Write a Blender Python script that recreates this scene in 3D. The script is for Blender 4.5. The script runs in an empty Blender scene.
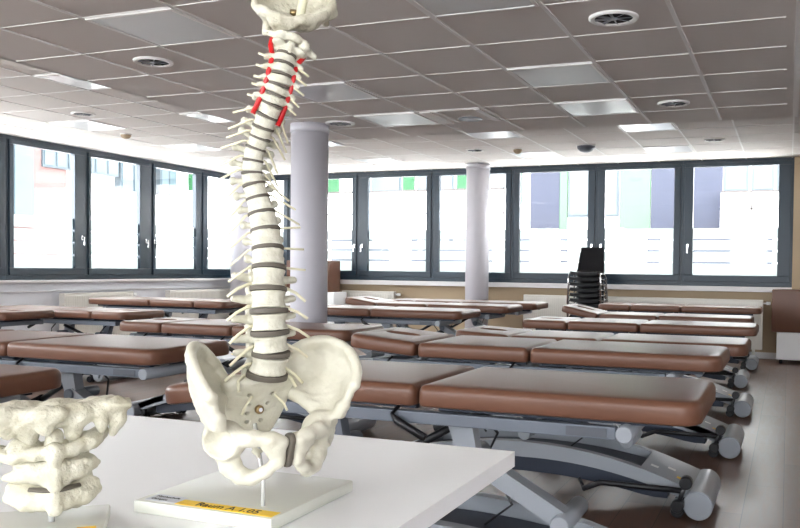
import bpy, bmesh, math, random
import numpy as np
from mathutils import Vector, Matrix
random.seed(7)
C = bpy.data.collections.new('scene')
bpy.context.scene.collection.children.link(C)
PI = math.pi

# ------------------------------------------------------------------ materials
def mat(name, col, rough=.5, metal=0., spec=.5, coat=0., bump=None, noise=None, sss=0.):
    m = bpy.data.materials.new(name); m.use_nodes = True
    nt = m.node_tree; b = nt.nodes['Principled BSDF']
    b.inputs['Base Color'].default_value = (*col, 1)
    b.inputs['Roughness'].default_value = rough
    b.inputs['Metallic'].default_value = metal
    b.inputs['Specular IOR Level'].default_value = spec
    b.inputs['Coat Weight'].default_value = coat
    tc = nt.nodes.new('ShaderNodeTexCoord')
    if noise:
        sc, col2, amt = noise
        n = nt.nodes.new('ShaderNodeTexNoise'); n.inputs['Scale'].default_value = sc
        n.inputs['Detail'].default_value = 5
        nt.links.new(tc.outputs['Object'], n.inputs['Vector'])
        r = nt.nodes.new('ShaderNodeValToRGB')
        r.color_ramp.elements[0].position = .5 - amt; r.color_ramp.elements[1].position = .5 + amt
        r.color_ramp.elements[0].color = (*col, 1); r.color_ramp.elements[1].color = (*col2, 1)
        nt.links.new(n.outputs['Fac'], r.inputs['Fac'])
        nt.links.new(r.outputs['Color'], b.inputs['Base Color'])
    if bump:
        sc, st, dist = bump
        n = nt.nodes.new('ShaderNodeTexNoise'); n.inputs['Scale'].default_value = sc
        n.inputs['Detail'].default_value = 4
        nt.links.new(tc.outputs['Object'], n.inputs['Vector'])
        bp = nt.nodes.new('ShaderNodeBump'); bp.inputs['Strength'].default_value = st
        bp.inputs['Distance'].default_value = dist
        nt.links.new(n.outputs['Fac'], bp.inputs['Height'])
        nt.links.new(bp.outputs['Normal'], b.inputs['Normal'])
    return m

def srgb(r, g, b):
    f = lambda c: (c/255/12.92) if c/255 <= .04045 else ((c/255+.055)/1.055)**2.4
    return (f(r), f(g), f(b))

M = dict(
    tile=mat('ceiling_tile', srgb(232, 227, 223), .9, bump=(900, .15, .001)),
    tbar=mat('white_grid_bar', srgb(246, 244, 242), .45),
    plaster=mat('white_plaster', srgb(232, 232, 236), .8, noise=(1.5, srgb(226, 226, 231), .3)),
    tan=mat('tan_wall_paint', srgb(186, 166, 138), .85, noise=(1.2, srgb(176, 156, 130), .3)),
    column=mat('column_paint', srgb(204, 201, 208), .6, noise=(2, srgb(198, 195, 202), .3)),
    slate=mat('slate_window_frame', srgb(26, 45, 59), .36),
    sill=mat('white_sill', srgb(225, 222, 222), .4),
    chrome=mat('chrome', (.75, .75, .76), .15, 1.),
    brass=mat('brass', srgb(150, 128, 92), .35, 1.),
    leather=mat('brown_leatherette', srgb(106, 71, 54), .38, spec=.45, bump=(350, .12, .001), noise=(6, srgb(100, 66, 50), .25)),
    frame=mat('grey_powder_coat', srgb(104, 110, 120), .38, noise=(3, srgb(99, 105, 116), .3)),
    frame_light=mat('silver_powder_coat', srgb(150, 155, 162), .32),
    frame_dark=mat('dark_blue_grey_cover', srgb(38, 46, 62), .45),
    black=mat('black_plastic', srgb(24, 24, 28), .4),
    grey_plate=mat('grey_name_plate', srgb(84, 88, 96), .4),
    white=mat('white_laminate', srgb(204, 207, 206), .32, spec=.5, noise=(900, srgb(199, 202, 201), .2)),
    white_edge=mat('white_edge_band', srgb(244, 244, 244), .35),
    radiator=mat('radiator_enamel', srgb(226, 222, 214), .35),
    bone=mat('bone_plastic', srgb(212, 209, 194), .42, spec=.5, bump=(190, .8, .0022), noise=(70, srgb(188, 183, 164), .2)),
    bone2=mat('bone_plastic_rough', srgb(208, 204, 187), .5, bump=(120, .9, .004), noise=(45, srgb(182, 176, 154), .2)),
    bone3=mat('pelvis_plastic', srgb(212, 208, 192), .38, bump=(90, .6, .003), noise=(30, srgb(194, 189, 170), .25)),
    disc=mat('disc_rubber', srgb(92, 85, 75), .6, bump=(140, .3, .001)),
    nerve=mat('nerve_plastic', srgb(222, 216, 188), .45),
    red=mat('artery_plastic', srgb(188, 22, 26), .35),
    plate=mat('cream_base_plastic', srgb(206, 206, 195), .3, spec=.5),
    yellow=mat('yellow_label_tape', srgb(244, 200, 16), .45),
    paper=mat('paper_label', srgb(206, 208, 214), .6),
    ink=mat('black_ink', srgb(30, 28, 26), .6),
    rod=mat('white_metal_rod', srgb(214, 214, 212), .25, .3),
    facade=mat('facade_white', srgb(240, 238, 236), .8),
    joint=mat('facade_joint', srgb(60, 56, 55), .8),
    green=mat('facade_green', srgb(0, 62, 27), .7),
    green_pale=mat('facade_pale_green', srgb(57, 86, 62), .7),
    blue_grey=mat('facade_blue_grey', srgb(36, 40, 54), .8, noise=(4, srgb(38, 42, 57), .2)),
    outglass=mat('facade_glass', srgb(48, 62, 68), .3, noise=(.8, srgb(66, 76, 80), .2)),
    outglass2=mat('pale_reflecting_glass', srgb(64, 78, 84), .4, noise=(.8, srgb(52, 64, 70), .2)),
    outframe=mat('facade_window_frame', srgb(52, 62, 68), .5),
    brick=mat('pale_brick', srgb(96, 72, 70), .85, noise=(9, srgb(84, 60, 58), .15)),
    asphalt=mat('pale_paving', srgb(208, 207, 204), .9, noise=(1, srgb(196, 195, 192), .2)),
    sticker=mat('white_sticker', srgb(235, 235, 232), .5),
    dark_blade=mat('vent_dark', srgb(30, 30, 32), .6),
)

# bench leatherette wrinkles kept; brushed panel for ceiling lights (off, satin diffuser)
M['diffuser'] = mat('satin_light_diffuser', srgb(224, 226, 228), .36, spec=.8, coat=.15)
M['diffuser'].node_tree.nodes['Principled BSDF'].inputs['Metallic'].default_value = .35

def floor_mat():
    m = bpy.data.materials.new('wood_plank_floor'); m.use_nodes = True
    nt = m.node_tree; b = nt.nodes['Principled BSDF']; L = nt.links.new
    tc = nt.nodes.new('ShaderNodeTexCoord'); mp = nt.nodes.new('ShaderNodeMapping')
    mp.inputs['Rotation'].default_value = (0, 0, PI/2)
    L(tc.outputs['Object'], mp.inputs['Vector'])
    br = nt.nodes.new('ShaderNodeTexBrick')
    br.inputs['Scale'].default_value = 1; br.inputs['Brick Width'].default_value = 1.3
    br.inputs['Row Height'].default_value = .2; br.inputs['Mortar Size'].default_value = .0018
    br.inputs['Color1'].default_value = (*srgb(108, 82, 68), 1); br.inputs['Color2'].default_value = (*srgb(92, 69, 57), 1)
    br.inputs['Mortar'].default_value = (*srgb(48, 38, 34), 1)
    L(mp.outputs['Vector'], br.inputs['Vector'])
    mp2 = nt.nodes.new('ShaderNodeMapping'); mp2.inputs['Scale'].default_value = (14, 1.6, 1)
    L(tc.outputs['Object'], mp2.inputs['Vector'])
    n = nt.nodes.new('ShaderNodeTexNoise'); n.inputs['Scale'].default_value = 2.2; n.inputs['Detail'].default_value = 7
    n.inputs['Distortion'].default_value = .8
    L(mp2.outputs['Vector'], n.inputs['Vector'])
    mx = nt.nodes.new('ShaderNodeMixRGB'); mx.blend_type = 'OVERLAY'; mx.inputs['Fac'].default_value = .55
    L(br.outputs['Color'], mx.inputs['Color1']); L(n.outputs['Fac'], mx.inputs['Color2'])
    L(mx.outputs['Color'], b.inputs['Base Color'])
    b.inputs['Coat Weight'].default_value = .14; b.inputs['Coat Roughness'].default_value = .25
    rr = nt.nodes.new('ShaderNodeMapRange'); rr.inputs['To Min'].default_value = .30; rr.inputs['To Max'].default_value = .5
    L(n.outputs['Fac'], rr.inputs['Value']); L(rr.outputs['Result'], b.inputs['Roughness'])
    bp = nt.nodes.new('ShaderNodeBump'); bp.inputs['Strength'].default_value = .12; bp.inputs['Distance'].default_value = .003
    L(n.outputs['Fac'], bp.inputs['Height']); L(bp.outputs['Normal'], b.inputs['Normal'])
    return m
M['floor'] = floor_mat()

def glass_mat():
    m = bpy.data.materials.new('window_glass'); m.use_nodes = True
    nt = m.node_tree; nt.nodes.clear()
    o = nt.nodes.new('ShaderNodeOutputMaterial'); t = nt.nodes.new('ShaderNodeBsdfTransparent')
    g = nt.nodes.new('ShaderNodeBsdfGlossy'); g.inputs['Roughness'].default_value = .02
    lw_ = nt.nodes.new('ShaderNodeLayerWeight'); pw_ = nt.nodes.new('ShaderNodeMath'); pw_.operation = 'POWER'; pw_.inputs[1].default_value = 5
    nt.links.new(lw_.outputs['Facing'], pw_.inputs[0]); f = nt.nodes.new('ShaderNodeMath'); f.operation = 'MULTIPLY_ADD'; f.inputs[1].default_value = .8; f.inputs[2].default_value = .03
    nt.links.new(pw_.outputs[0], f.inputs[0])
    x = nt.nodes.new('ShaderNodeMixShader')
    nt.links.new(f.outputs[0], x.inputs[0]); nt.links.new(t.outputs[0], x.inputs[1]); nt.links.new(g.outputs[0], x.inputs[2])
    nt.links.new(x.outputs[0], o.inputs[0]); return m
M['glass'] = glass_mat()
def film_mat():
    m = bpy.data.materials.new('frosted_film'); m.use_nodes = True
    nt = m.node_tree; nt.nodes.clear()
    o = nt.nodes.new('ShaderNodeOutputMaterial'); t = nt.nodes.new('ShaderNodeBsdfTransparent')
    g = nt.nodes.new('ShaderNodeBsdfTranslucent'); g.inputs['Color'].default_value = (.34, .365, .36, 1)
    x = nt.nodes.new('ShaderNodeMixShader'); x.inputs[0].default_value = .9
    nt.links.new(t.outputs[0], x.inputs[1]); nt.links.new(g.outputs[0], x.inputs[2])
    nt.links.new(x.outputs[0], o.inputs[0]); return m
M['film'] = film_mat()

# ------------------------------------------------------------------ helpers
def obj(name, bm, m, parent=None, smooth=False, loc=None, rot=None, kind=None):
    me = bpy.data.meshes.new(name)
    if isinstance(bm, bmesh.types.BMesh):
        bmesh.ops.recalc_face_normals(bm, faces=bm.faces[:])
        bm.to_mesh(me); bm.free()
    else:
        v, f = bm; me.from_pydata([tuple(map(float, p)) for p in v], [], [tuple(int(i) for i in q) for q in f]); me.update()
    ms = m if isinstance(m, (list, tuple)) else [m]
    for q in ms: me.materials.append(q)
    if smooth is True:
        for p in me.polygons: p.use_smooth = True
    elif smooth:
        for p in me.polygons: p.use_smooth = True
        try: me.set_sharp_from_angle(angle=smooth)
        except Exception: pass
    o = bpy.data.objects.new(name, me); C.objects.link(o)
    if parent: o.parent = parent
    if loc: o.location = loc
    if rot: o.rotation_euler = rot
    if kind: o['kind'] = kind
    return o

def tag(o, label, cat, group=None):
    o['label'] = label; o['category'] = cat
    if group: o['group'] = group
    return o
def thing(name, label, cat, loc=(0, 0, 0), rz=0, group=None):
    o = bpy.data.objects.new(name, None); C.objects.link(o)
    o.location = loc; o.rotation_euler = (0, 0, rz); o.empty_display_size = .1
    return tag(o, label, cat, group)
def copy_tree(o, parent=None):
    c = o.copy(); C.objects.link(c)
    if parent: c.parent = parent
    for ch in list(o.children): copy_tree(ch, c)
    return c

def box(bm, x0, x1, y0, y1, z0, z1, bev=0, mi=0):
    t = bmesh.new()
    vs = [t.verts.new((x, y, z)) for x in (x0, x1) for y in (y0, y1) for z in (z0, z1)]
    for q in ((0, 1, 3, 2), (4, 6, 7, 5), (0, 4, 5, 1), (2, 3, 7, 6), (0, 2, 6, 4), (1, 5, 7, 3)):
        t.faces.new([vs[i] for i in q])
    bmesh.ops.recalc_face_normals(t, faces=t.faces[:])
    if bev: bmesh.ops.bevel(t, geom=t.edges[:], offset=bev, segments=2, affect='EDGES', profile=.6)
    merge(bm, t, mi)
def merge(bm, t, mi=0):
    mp = {}
    for v in t.verts: mp[v] = bm.verts.new(v.co)
    for f in t.faces:
        try:
            n = bm.faces.new([mp[v] for v in f.verts]); n.material_index = mi; n.smooth = f.smooth
        except ValueError: pass
    t.free()
def BX(*a, **k):
    bm = bmesh.new(); box(bm, *a, **k); return bm

def tube(bm, pts, r, n=10, mi=0, cap=True, flat=(1, 1)):
    pts = [Vector(p) for p in pts]
    rs = r if isinstance(r, (list, tuple)) else [r]*len(pts)
    rings = []; up = None
    for i, p in enumerate(pts):
        a = pts[max(i-1, 0)]; b = pts[min(i+1, len(pts)-1)]
        d = (b-a).normalized()
        if up is None:
            up = Vector((0, 0, 1)) if abs(d.z) < .9 else Vector((0, 1, 0))
        s = d.cross(up).normalized(); u = s.cross(d).normalized(); up = u
        rings.append([bm.verts.new(p + s*math.cos(2*PI*k/n)*rs[i]*flat[0] + u*math.sin(2*PI*k/n)*rs[i]*flat[1]) for k in range(n)])
    for i in range(len(rings)-1):
        for k in range(n):
            f = bm.faces.new((rings[i][k], rings[i][(k+1) % n], rings[i+1][(k+1) % n], rings[i+1][k])); f.material_index = mi; f.smooth = True
    if cap:
        f = bm.faces.new(rings[0][::-1]); f.material_index = mi
        f = bm.faces.new(rings[-1]); f.material_index = mi
def TB(*a, **k):
    bm = bmesh.new(); tube(bm, *a, **k); return bm
def cyl(bm, a, b, r, n=20, bev=0, mi=0):
    a = Vector(a); b = Vector(b); d = (b-a).normalized()
    if bev: tube(bm, [a, a+d*bev, b-d*bev, b], [r-bev, r, r, r-bev], n, mi)
    else: tube(bm, [a, b], r, n, mi)

def beam(bm, a, b, w, h, n=1):
    """rectangular bar from a to b (in a plane of constant y mostly), width w along y, height h."""
    a = Vector(a); b = Vector(b); d = (b-a).normalized(); s = Vector((0, 1, 0)) if abs(d.y) < .9 else Vector((1, 0, 0))
    u = d.cross(s).normalized()
    vs = []
    for p in (a, b):
        for i, j in ((-1, -1), (1, -1), (1, 1), (-1, 1)):
            vs.append(bm.verts.new(p + s*i*w/2 + u*j*h/2))
    for q in ((0, 1, 2, 3), (7, 6, 5, 4), (0, 4, 5, 1), (1, 5, 6, 2), (2, 6, 7, 3), (3, 7, 4, 0)):
        bm.faces.new([vs[i] for i in q])
def profile_xz(bm, top, bot, y0, y1, mi=0):
    """solid between two xz polylines, extruded along y"""
    n = len(top); R = []
    for (x, zt), (x2, zb) in zip(top, bot):
        R.append([bm.verts.new((x, y0, zt)), bm.verts.new((x, y1, zt)), bm.verts.new((x2, y1, zb)), bm.verts.new((x2, y0, zb))])
    for i in range(n-1):
        for k in range(4):
            f = bm.faces.new((R[i][k], R[i][(k+1) % 4], R[i+1][(k+1) % 4], R[i+1][k])); f.material_index = mi
    bm.faces.new(R[0][::-1]); bm.faces.new(R[-1])

# ------------------------------------------------------------------ room
YW, XL = 12.9, -9.4           # window wall, left wall
ZN, ZF = 2.645, 2.915         # lower inner ceiling, higher ceiling along the windows
YS, XS = 8.0, -4.98           # where the ceiling steps up
XR, YF = 4.6, -3.2
GX, GY, T = -3.1046, 4.2552, .625
o = obj('floor', BX(XL-.4, XR+.3, YF-.3, YW+.4, -.2, 0), M['floor'], kind='structure')
bm = bmesh.new()
box(bm, XS, XR, YF, YS, ZN, ZN+.06)
box(bm, XL, XS, YF, YW, ZF, ZF+.06)
box(bm, XS, XR, YS, YW, ZF, ZF+.06)
box(bm, XS, XR, YS-.03, YS, ZN, ZF)
box(bm, XS-.0, XS+.03, YF, YS, ZN, ZF)
obj('ceiling', bm, M['tile'], kind='structure')
obj('trim_1', BX(XL-.3, XR+.3, YF-.3, YW+.3, ZF+.1, ZF+.3), M['plaster'], kind='structure')
# visible grid bars
bm = bmesh.new()
def bars(x0, x1, y0, y1, z, gx, gy, wx=.024, wy=.008, xend=None):
    i = math.ceil((x0-gx)/T)
    while gx+i*T < x1:
        x = gx+i*T
        box(bm, x-wx/2, x+wx/2, y0, y1, z-.006, z+.002); i += 1
    j = math.ceil((y0-gy)/T)
    while gy+j*T < y1:
        y = gy+j*T
        box(bm, x0, xend or x1, y-wy/2, y+wy/2, z-.004, z+.002); j += 1
bars(XS+.03, .03, YF, YS-.03, ZN, GX, GY, xend=-.04)
bars(XL, XS, YF, YW, ZF, GX, GY, .014, .008)
bars(XS, .6, YS, YW, ZF, GX, GY+.25*T, .016, .007)
obj('trim_2', bm, M['tbar'], kind='structure')
# plain strip at the right end of the grid
obj('trim_3', BX(.03, .05, YF, YS-.03, ZN-.012, ZN+.002), M['tbar'], kind='structure')

# window wall
ZG0, ZG1, ZS = 1.205, 2.81, 1.045
def wall_below(name, x0, x1, y0, y1, z1, m): return obj(name, BX(x0, x1, y0, y1, 0, z1), m, kind='structure')
wall_below('wall_back', XL, XR+.1, YW+.04, YW+.3, ZS, M['tan'])
obj('wall_back_right', BX(.05, XR+.1, YW-.02, YW+.3, 0, ZF+.1), M['tan'], kind='structure')
obj('wall_left', BX(XL-.3, XL-.04, YF, YW+.3, 0, ZS), M['plaster'], kind='structure')
obj('wall_right', BX(XR, XR+.2, YF, YW+.3, 0, ZF+.1), M['plaster'], kind='structure')
obj('trim_4', BX(XL-.05, .05, YW-.10, YW+.06, ZS-.075, ZS+.0, bev=.006), M['sill'], kind='structure')
obj('trim_5', BX(XL-.06, XL+.10, YF, YW-.10, ZS-.035, ZS+.0, bev=.006), M['sill'], kind='structure')
obj('trim_6', BX(XL-.06, XL+.015, YF, YW-.10, ZS-.16, ZS-.15), M['sill'], kind='structure')
obj('baseboard_back', BX(XL, XR, YW+.015, YW+.04, 0, .09), M['sill'], kind='structure')
obj('baseboard_left', BX(XL-.04, XL-.015, YF, YW, 0, .09), M['sill'], kind='structure')

def window(idx, c0, c1, g0, g1, axis, handle=None, gaps=True):
    """one sash: outer frame c0..c1, glass g0..g1 along the wall"""
    def B(bm, a0, a1, z0, z1, d0, d1, bev=0, mi=0):
        if axis == 'x': box(bm, a0, a1, YW+d0, YW+d1, z0, z1, bev, mi)
        else: box(bm, XL-d1, XL-d0, a0, a1, z0, z1, bev, mi)
    w = bpy.data.objects.new('window_%d' % idx, None); C.objects.link(w); w['kind'] = 'structure'
    bm = bmesh.new()      # fixed frame
    B(bm, c0, c1, ZS, ZS+.07, 0, .10, .004); B(bm, c0, c1, ZF-.055, ZF+.02, 0, .10, .004)
    B(bm, c0, c0+.035, ZS+.07, ZF-.055, 0, .10, .004); B(bm, c1-.035, c1, ZS+.07, ZF-.055, 0, .10, .004)
    obj('window_frame', bm, M['slate'], w)
    bm = bmesh.new()      # sash
    z0, z1 = ZS+.066, ZF-.05
    B(bm, c0+.03, c1-.03, z0, ZG0, -.02, .06, .006); B(bm, c0+.03, c1-.03, ZG1, z1, -.02, .06, .006)
    B(bm, c0+.03, g0, ZG0, ZG1, -.02, .06, .006); B(bm, g1, c1-.03, ZG0, ZG1, -.02, .06, .006)
    obj('sash', bm, M['slate'], w)
    bm = bmesh.new(); B(bm, g0-.01, g1+.01, ZG0-.01, ZG1+.01, .030, .034)
    obj('pane', bm, M['glass'], w)
    bm = bmesh.new()
    for a, b in ((1.748, 1.904), (1.579, 1.724), (1.403, 1.555), (ZG0, 1.379)):
        B(bm, g0, g1, a, b, .026, .0275)
    f = obj('frosted_film', bm, M['film'], w); f['label'] = 'frosted white privacy film in horizontal bands'
    if handle is not None:
        bm = bmesh.new()
        B(bm, handle-.014, handle+.014, 1.60, 1.67, -.034, -.018, .004)
        B(bm, handle-.009, handle+.009, 1.625, 1.645, -.062, -.03, .003)
        B(bm, handle-.011, handle+.011, 1.53, 1.65, -.075, -.055, .005)
        obj('window_handle', bm, M['chrome'], w)
window(1, -1.50, .05, -1.346, -.154, 'x', -1.415)
window(2, -2.80, -1.50, -2.673, -1.625, 'x', -2.725)
window(3, -4.17, -2.80, -4.055, -2.941, 'x', -2.87)
window(4, -5.575, -4.17, -5.456, -4.293, 'x')
window(5, -6.985, -5.575, -6.791, -5.694, 'x', -6.90)
window(6, -8.38, -6.985, -8.26, -7.104, 'x', -7.05)
window(7, XL, -8.38, -9.24, -8.50, 'x')
lw = [(7.92, 9.227, 8.016, 9.011, 9.13), (9.227, 10.539, 9.31, 10.277, 10.40), (10.539, 11.745, 10.628, 11.59, 10.585), (11.745, 12.9, 11.904, 12.78, None)]
for k, a in enumerate(lw): window(8+k, a[0], a[1], a[2], a[3], 'y', a[4])
k = 12; c = 7.92
while c > YF+.5:
    window(k, c-1.31, c, c-1.31+.11, c-.11, 'y'); k += 1; c -= 1.31
obj('wall_left_front', BX(XL-.3, XL, YF, c, ZS, ZF+.1), M['plaster'], kind='structure')
# wall behind the camera: a wall with its own band of windows (openings)
bm = bmesh.new()
box(bm, XL-.3, XR+.2, YF-.2, YF, 0, .95); box(bm, XL-.3, XR+.2, YF-.2, YF, 2.75, ZF+.1)
for x in np.arange(XL, XR+.3, 2.33): box(bm, x-.60, x+.60, YF-.2, YF, .95, 2.75)
obj('wall_front', bm, M['plaster'], kind='structure')

# columns
def column(x, y, r, ztop, label):
    t = thing('column', label, 'column', (x, y, 0))
    bm = bmesh.new(); cyl(bm, (0, 0, 0), (0, 0, ztop-.085), r, 48)
    obj('shaft', bm, M['column'], t)
    bm = bmesh.new(); cyl(bm, (0, 0, ztop-.085), (0, 0, ztop), r*1.035, 48)
    obj('collar', bm, M['column'], t)
column(-4.375, 7.08, .180, ZN, 'thick white round column behind the tall spine model')
column(-9.05, 12.40, .185, ZF, 'white round column in the corner of the window walls, behind the spine')
column(-4.60, 12.42, .185, ZF, 'white round column standing against the back windows')

# ------------------------------------------------------------------ outside
YO = 24.
def fbox(bm, x0, z0, x1, z1, d=0., th=.3, mi=0): box(bm, x0, x1, YO-d, YO-d+th, z0, z1, 0, mi)
t = thing('office_building', 'white and green panelled building across the yard behind the back windows', 'building', (0, 0, 0))
bm = bmesh.new(); fbox(bm, -20.15, -3, 22, 12, 0, 1.0); obj('wall', bm, M['facade'], t)
bm = bmesh.new()
fbox(bm, -14.9, -3, -7.86, 3.67, .5, .45); fbox(bm, -1.74, -3, 3.3, 3.42, .5, .45)
obj('wall_panel', bm, M['facade'], t)
bm = bmesh.new()
for x0, x1 in ((-14.9, -7.86), (-1.74, 3.3)):
    fbox(bm, x0, 2.93, x1, 2.97, .52, .05)
for x in (-12.9, -11.9, -10.35, -8.9, -.95): fbox(bm, x-.02, 2.2, x+.02, 3.4, .52, .05)
fbox(bm, -14.9, 3.62, -7.86, 3.68, .53, .05); fbox(bm, -1.74, 3.38, 3.3, 3.43, .53, .05); fbox(bm, -7.9, 2.5, -7.85, 3.67, .53, .05)
obj('panel_joint', bm, M['joint'], t)
for x0, x1, z0, z1 in ((-11.38, -11.0, 3.5, 4.9), (-9.55, -9.15, 3.5, 4.9), (-12.9, -12.6, 3.5, 4.9), (-14.2, -13.7, 3.5, 4.9), (-19.7, -19.2, 3.9, 5.0)):
    bm = bmesh.new(); fbox(bm, x0, z0, x1, z1, .1); obj('green_panel', bm, M['green'], t)
for x0, x1, z0, z1 in ((-6.29, -6.07, 2.3, 4.9), (-4.53, -3.67, 2.3, 4.9), (-7.75, -7.45, 3.2, 4.9)):
    bm = bmesh.new(); fbox(bm, x0, z0, x1, z1, .1); obj('pale_green_panel', bm, M['green_pale'], t)
for x0, x1, z0, z1 in ((-7.2, -6.3, 2.3, 5.2), (-3.65, -1.73, 2.3, 5.2)):
    bm = bmesh.new(); fbox(bm, x0, z0, x1, z1, .08); obj('grey_panel', bm, M['blue_grey'], t)
for x0, x1, z0, z1 in ((-6.05, -5.0, 2.8, 4.35), (-5.0, -4.56, 2.8, 4.35), (-12.5, -11.45, 3.3, 4.6), (-10.9, -9.65, 3.3, 4.6), (-8.9, -7.9, 3.3, 4.6), (-1.7, -1.05, 3.44, 4.6), (-.98, -.4, 3.44, 4.6), (-.35, .6, 3.44, 4.6), (-3.6, -2.6, 5.4, 6.6)):
    bm = bmesh.new(); fbox(bm, x0, z0, x1, z1, .06)
    w = obj('window', bm, M['outframe'], t)
    bm = bmesh.new(); fbox(bm, x0+.06, z0+.06, x1-.06, z1-.06, .09)
    obj('pane', bm, M['outglass'], w)
for x0, x1 in ((-13.6, -11.6), (-10.8, -8.2), (-7.75, -6.35), (-6.1, -5.9), (-3.65, -.4)):
    bm = bmesh.new(); fbox(bm, x0, -1, x1, 2.42, .7, .15); obj('plinth', bm, M['blue_grey'], t)

XO = -20.
t = thing('brick_building', 'pale brick building with ribbon windows outside the left windows', 'building', (0, 0, 0))
bm = bmesh.new(); box(bm, XO-1, XO, 8, 18.9, -3, 12); obj('brick_wall', bm, M['brick'], t)
bm = bmesh.new(); box(bm, XO-1, XO-.2, 18.9, 23.95, -3, 12); obj('wall', bm, M['facade'], t)
for y0, y1, z0, z1 in ((17.0, 17.7, 2.3, 6), (18.0, 19.3, 4.05, 4.65), (19.4, 20.9, 4.05, 4.65), (21.0, 22.6, 3.3, 4.8), (22.8, 23.6, 3.3, 4.8)):
    bm = bmesh.new(); box(bm, XO-.3, XO+.06, y0, y1, z0, z1)
    w = obj('window', bm, M['outframe'], t)
    bm = bmesh.new(); 
    n = max(1, round((y1-y0)/.5)); s = (y1-y0)/n
    for i in range(n): box(bm, XO, XO+.09, y0+i*s+.05, y0+(i+1)*s-.05, z0+.06, z1-.06)
    obj('pane', bm, M['outglass2'], w)
bm = bmesh.new(); box(bm, XO-.05, XO+.3, 19.7, 23.2, -3, 3.6); obj('wall_panel', bm, M['facade'], t)
obj('trim_7', BX(-60, 60, -40, 60, -1.2, -1.0), M['asphalt'], kind='structure')
# ------------------------------------------------------------------ ceiling fixtures
def light_panel(i, j, z, label, gx=GX, gy=GY, group='ceiling light panels'):
    x0, y0 = gx+i*T, gy+j*T
    t = thing('ceiling_light_panel', label, 'ceiling light', (x0+T/2, y0+T/2, z), 0, group)
    bm = bmesh.new(); h = T/2-.012
    box(bm, -h, h, -h, -h+.02, -.012, .004); box(bm, -h, h, h-.02, h, -.012, .004)
    box(bm, -h, -h+.02, -h+.02, h-.02, -.012, .004); box(bm, h-.02, h, -h+.02, h-.02, -.012, .004)
    obj('trim_frame', bm, M['tbar'], t)
    obj('diffuser', BX(-h+.02, h-.02, -h+.02, h-.02, -.009, .003), M['diffuser'], t)
light_panel(-1, -1, ZN, 'large square light panel in the dark lower ceiling, upper left beside the skull base')
light_panel(-1, 2, ZN, 'square light panel just right of the neck of the spine model')
light_panel(-1, 4, ZN, 'square light panel above the top of the thick column, left of the speaker tile')
light_panel(2, -1, ZN, 'square light panel cut by the top edge of the photo, near the middle')
light_panel(2, 2, ZN, 'upper of two square light panels in a row right of centre in the lower ceiling')
light_panel(2, 4, ZN, 'lower of two square light panels in a row right of centre, nearest the ceiling step')
light_panel(-5, 2, ZF, 'square light panel at the left edge of the lower ceiling, upper left of the photo')
light_panel(-5, 5, ZF, 'square light panel left of the thoracic spine, nearer of the two by the left step')
light_panel(-8, 5, ZF, 'square light panel above the leftmost window, beyond the small round vent')
light_panel(-8, 8, ZF, 'small looking light panel above the third left window')
light_panel(-5, 8.25, ZF, 'square light panel half hidden behind the thick column top')
light_panel(-5, 11.25, ZF, 'square light panel above the back window beside the thick column')
light_panel(-1, 8.25, ZF, 'square light panel just beyond the ceiling step left of the domed sensor')
light_panel(-1, 11.25, ZF, 'square light panel above the back windows beside the thin column')
light_panel(2, 8.25, ZF, 'nearer square light panel beyond the ceiling step on the right')
light_panel(2, 11.25, ZF, 'farther square light panel beyond the ceiling step on the right, nearest the window')

def vent(x, y, z, r, label):
    t = thing('ceiling_vent', label, 'ceiling vent', (x, y, z), 0, 'round swirl vents in the ceiling')
    bm = bmesh.new(); n = 40
    prof = [(r, 0), (r, -.008), (r*.93, -.016), (r*.78, -.012), (r*.76, .0)]
    R = [[bm.verts.new((a*math.cos(2*PI*k/n), a*math.sin(2*PI*k/n), h)) for k in range(n)] for a, h in prof]
    for i in range(len(R)-1):
        for k in range(n): bm.faces.new((R[i][k], R[i][(k+1) % n], R[i+1][(k+1) % n], R[i+1][k]))
    obj('rim', bm, M['tbar'], t, smooth=.6)
    bm = bmesh.new(); cyl(bm, (0, 0, -.004), (0, 0, -.001), r*.78, 32); obj('opening', bm, M['dark_blade'], t)
    bm = bmesh.new(); cyl(bm, (0, 0, -.014), (0, 0, -.003), r*.14, 20)
    for k in range(8):
        a = 2*PI*k/8
        p = [Vector((math.cos(a+da)*rr, math.sin(a+da)*rr, h)) for rr, da, h in ((r*.1, -.25, -.012), (r*.76, -.07, -.013), (r*.76, .09, -.006), (r*.1, .3, -.006))]
        vs = [bm.verts.new(q) for q in p] + [bm.verts.new(q+Vector((0, 0, .002))) for q in p]
        for q in ((0, 1, 2, 3), (7, 6, 5, 4), (0, 4, 5, 1), (1, 5, 6, 2), (2, 6, 7, 3), (3, 7, 4, 0)): bm.faces.new([vs[i] for i in q])
    obj('swirl_blade', bm, M['frame_light'], t)
vent(-4.05, 4.56, ZN, .13, 'round swirl vent beside the large light panel at upper left')
vent(-7.25, 7.08, ZF, .125, 'round swirl vent at left above the leftmost windows')
vent(-4.04, 7.08, ZN, .14, 'round swirl vent right above the top of the thick column')
vent(-.92, 4.59, ZN, .135, 'largest looking round swirl vent at upper right')
vent(-.91, 7.07, ZN, .13, 'round swirl vent at right in the lower ceiling, near the step')
vent(-4.1, 10.93, ZF, .13, 'small looking round swirl vent left of the beige smoke detector')
vent(-.90, 10.92, ZF, .13, 'small looking round swirl vent at right beyond the ceiling step')

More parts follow.
